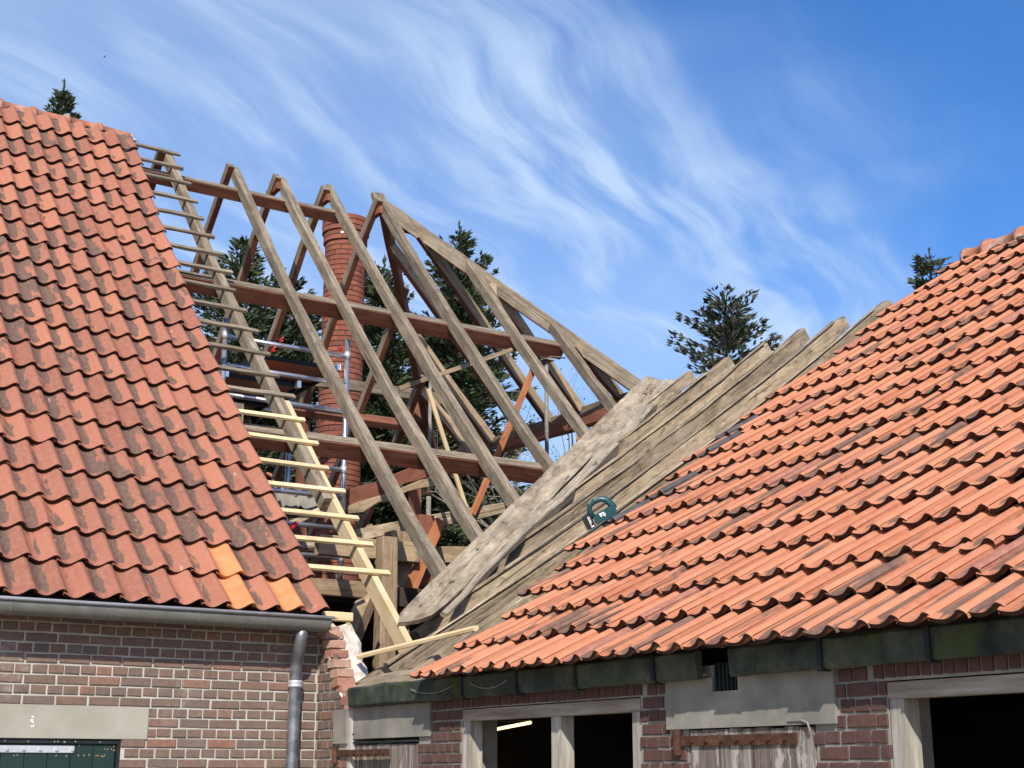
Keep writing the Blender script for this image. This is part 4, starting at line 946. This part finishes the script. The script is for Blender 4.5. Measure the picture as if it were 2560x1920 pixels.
# ================================================================== trees
def quads_mesh(name, V, tint, mat, parent):
    """V: (n, 4, 3) array of small leaf faces"""
    n = V.shape[0]; me = bpy.data.meshes.new(name); me.vertices.add(n * 4); me.vertices.foreach_set('co', V.reshape(-1).astype(np.float32))
    me.loops.add(n * 4); me.loops.foreach_set('vertex_index', np.arange(n * 4, dtype=np.int32)); me.polygons.add(n)
    me.polygons.foreach_set('loop_start', np.arange(0, n * 4, 4, dtype=np.int32)); me.update(calc_edges=True)
    a = me.attributes.new('tint', 'FLOAT', 'FACE'); a.data.foreach_set('value', tint.astype(np.float32)); me.materials.append(MATS[mat])
    o = bpy.data.objects.new(name, me); link(o); WM[o.name] = Matrix.Identity(4)
    o.parent = parent; o.matrix_parent_inverse = world_of(parent).inverted(); return o
def conifer(name, label, base, H, Rm, hmin, seed, mat='spruce_needles', dens=1.0, gappy=.0, droop=.25, tip=1.0, card=.14, power=.85):
    rs = np.random.RandomState(seed); x0, y0 = base
    t = empty(name, (x0, y0, 0), label, 'tree', 'conifers behind the farmhouse')
    g = Geo(); g.tube([(x0, y0, 0), (x0 + .05, y0, H * .4), (x0, y0 + .05, H * .8), (x0, y0, H)], [.26, .17, .07, .012], 9); tr = g.build('trunk', 'bark', t, smooth=True)
    segs = []; z = hmin; bg_ = Geo()
    while z < H - .15:
        rel = (H - z) / (H - hmin); r = Rm * rel ** power
        nb = max(4, int(7 * min(1, r / 1.0 + .3)))
        for k in range(nb):
            if rs.rand() < gappy: continue
            a = rs.rand() * 2 * np.pi; L = r * rs.uniform(.55, 1.15); el = .35 * (1 - rel) + rs.uniform(-.15, .15) - droop * rel
            if L < .12: continue
            d = np.array([np.cos(a), np.sin(a), el]); n = max(3, int(L / .14)); pr = np.array([x0, y0, z])
            pts = []
            for i in range(n + 1):
                s = i / n; p = pr + d * L * s; p[2] += .22 * L * s * s * (1 - rel) + (-.28 * s + .30 * s * s) * L * droop * 2; pts.append(p)
            if L > .5: bg_.tube([pts[0], pts[n // 2], pts[-1]], [.022 + .01 * L, .014, .004], 4, False)
            for i in range(1, n + 1):
                s = i / n; wid = .34 * L * (1.05 - s) + .10
                for q in range(max(2, int(34 * dens * (wid + .28)))):
                    side = rs.uniform(-1, 1); off = np.array([-np.sin(a), np.cos(a), 0]) * side * wid
                    c = pts[i] + off - np.array([0, 0, abs(side) * .10 * L * droop + rs.uniform(0, .10)]) + rs.normal(0, .03, 3)
                    dr = d * .8 + np.array([-np.sin(a), np.cos(a), 0]) * side * 1.1 + np.array([0, 0, rs.uniform(-.55, .30)])
                    segs.append((c, dr + np.array([0, 0, .35]), rs.uniform(.7, 1.35) * card))
        z += rs.uniform(.16, .26) * (1 + .25 * rel)
    for i in range(int(26 * tip)):
        zz = H - rs.rand() * .7; segs.append((np.array([x0, y0, zz]) + rs.normal(0, .02, 3), np.array([rs.normal(0, .5), rs.normal(0, .5), .9]), card * .9))
    C = np.array([s[0] for s in segs]); D = np.array([s[1] for s in segs]); S = np.array([s[2] for s in segs])[:, None]
    D /= np.linalg.norm(D, axis=1)[:, None]; rnd = rs.normal(0, 1, D.shape); B = np.cross(D, rnd); B /= np.linalg.norm(B, axis=1)[:, None]
    V = np.stack([C - D * S * .5, C + B * S * .20, C + D * S * .75, C - B * S * .20], axis=1)
    quads_mesh('crown', V, rs.rand(len(C)), mat, t)
    if bg_.v: bg_.build('branches', 'bark', t)
    return t
conifer('spruce_tree', 'slender dark spruce whose tip shows above the red ridge at the left', (7.93, 33.74), 18.6, 2.3, 12.5, 1, power=1.05)
conifer('spruce_tree', 'dark spruce half hidden behind the battens beside the tiled roof', (9.3, 31.4), 14.9, 2.3, 8.5, 2, gappy=.15)
conifer('spruce_tree', 'spiky spruce standing left of the round chimney', (11.0, 28.7), 13.3, 2.5, 5.5, 3, gappy=.14, power=.58)
conifer('spruce_tree', 'bushy spruce directly left of the round chimney', (12.5, 29.3), 12.85, 2.5, 5.0, 4, gappy=.12, power=.55)
conifer('spruce_tree', 'dark blunt-topped spruce directly right of the round chimney', (14.15, 27.8), 13.25, 2.6, 4.5, 5, power=.58, gappy=.08)
conifer('spruce_tree', 'tall pointed spruce rising behind the hip rafter', (15.98, 27.5), 14.35, 3.5, 4.0, 6, dens=1.0, power=.80, gappy=.10)
conifer('spruce_tree', 'broad dark spruce filling the gap behind the lower rafters', (15.2, 29.6), 12.2, 2.6, 3.5, 9)
conifer('fir_tree', 'open brownish fir alone against the blue sky above the bare wing rafters', (19.05, 21.6), 11.45, 2.35, 5.8, 7, mat='fir_needles', dens=.85, gappy=.34, droop=.02, power=.55, card=.13)
conifer('fir_tree', 'small fir tip peeking over the tile edge of the wing at the right', (25.6, 21.6), 13.75, 2.3, 9.0, 8, mat='fir_needles', gappy=.1, dens=1.0, droop=.1)
conifer('spruce_tree', 'low dark spruce behind the scaffold', (12.6, 31.5), 10.6, 2.4, 3.0, 10, gappy=.1)
def broadleaf(name, label, base, H, spread, seed, leafy=.5, lean=0.0):
    rs = np.random.RandomState(seed); t = empty(name, (base[0], base[1], 0), label, 'tree', 'budding trees behind the farmhouse'); g = Geo(); tips = []
    def grow(p, d, L, r, lev):
        pts = [p]; n = 4
        for i in range(n):
            d = d + Vector(rs.normal(0, .13, 3)) + Vector((0, 0, .04)); d.normalize(); p = p + d * (L / n); pts.append(p)
        g.tube(pts, [r * (1 - .45 * i / n) for i in range(n + 1)], 6 if lev < 2 else 3, False)
        if lev >= 2: tips.extend(pts[1:])
        if lev >= 4: return
        for k in range(4 if lev else 6):
            q = pts[rs.randint(2, n + 1)]; nd = (d + Vector(rs.normal(0, spread, 3))).normalized(); grow(q, nd, L * rs.uniform(.5, .75), r * .48, lev + 1)
    grow(Vector((base[0], base[1], 0)), Vector((lean, 0, 1)).normalized(), H * .62, .13, 0)
    g.build('trunk', 'bark_grey', t)
    P = np.array([tuple(p) for p in tips]); idx = rs.randint(0, len(P), int(len(P) * leafy)); C = P[idx] + rs.normal(0, .10, (len(idx), 3))
    D = rs.normal(0, 1, C.shape); D /= np.linalg.norm(D, axis=1)[:, None]; B = np.cross(D, rs.normal(0, 1, C.shape)); B /= np.linalg.norm(B, axis=1)[:, None]; S = rs.uniform(.02, .04, (len(idx), 1))
    quads_mesh('crown', np.stack([C - D * S, C + B * S * .6, C + D * S, C - B * S * .6], axis=1), rs.rand(len(idx)), 'spring_leaves', t)
broadleaf('birch_tree', 'thin budding tree with bare twigs seen between the hip rafters', (17.9, 25.0), 7.590000000000001, .55, 21, 1.2)
broadleaf('birch_tree', 'bare twiggy tree behind the lower right rafters', (19.0, 26.5), 7.260000000000001, .55, 22, .8)
broadleaf('birch_tree', 'bare budding tree behind the battens and scaffold', (10.2, 29.2), 7.788000000000001, .5, 23, 1.0)
broadleaf('birch_tree', 'slim budding tree far left behind the scaffold deck', (11.3, 31.8), 7.590000000000001, .5, 24, 1.6)
broadleaf('birch_tree', 'thin dark trunked tree in the wood beneath the lowest purlin', (13.4, 30.0), 6.6000000000000005, .4, 25, 1.2)
# far wood: one dense mass of trunks and undergrowth
rs = np.random.RandomState(77); n = 26000
ang = rs.uniform(R(35), R(100), n); dist = rs.uniform(38, 60, n); hz = rs.rand(n) ** .8 * (7.5 + 2.0 * np.sin(ang * 23) + 1.0 * np.sin(ang * 57))
Cw = np.stack([np.cos(ang) * dist, np.sin(ang) * dist, hz], 1); D = rs.normal(0, 1, Cw.shape); D /= np.linalg.norm(D, axis=1)[:, None]; Bv = np.cross(D, rs.normal(0, 1, Cw.shape)); Bv /= np.linalg.norm(Bv, axis=1)[:, None]; S = rs.uniform(.15, .45, (n, 1))
me_v = np.stack([Cw - D * S, Cw + Bv * S * .5, Cw + D * S, Cw - Bv * S * .5], 1)
wood_o = empty('tmp', (0, 0, 0), 'x', 'x')
o = quads_mesh('far_wood', me_v, rs.rand(n), 'spruce_needles', wood_o); o.parent = None; bpy.data.objects.remove(wood_o)
o['kind'] = 'stuff'; tag(o, 'dark mass of distant wood behind the farmhouse', 'wood')
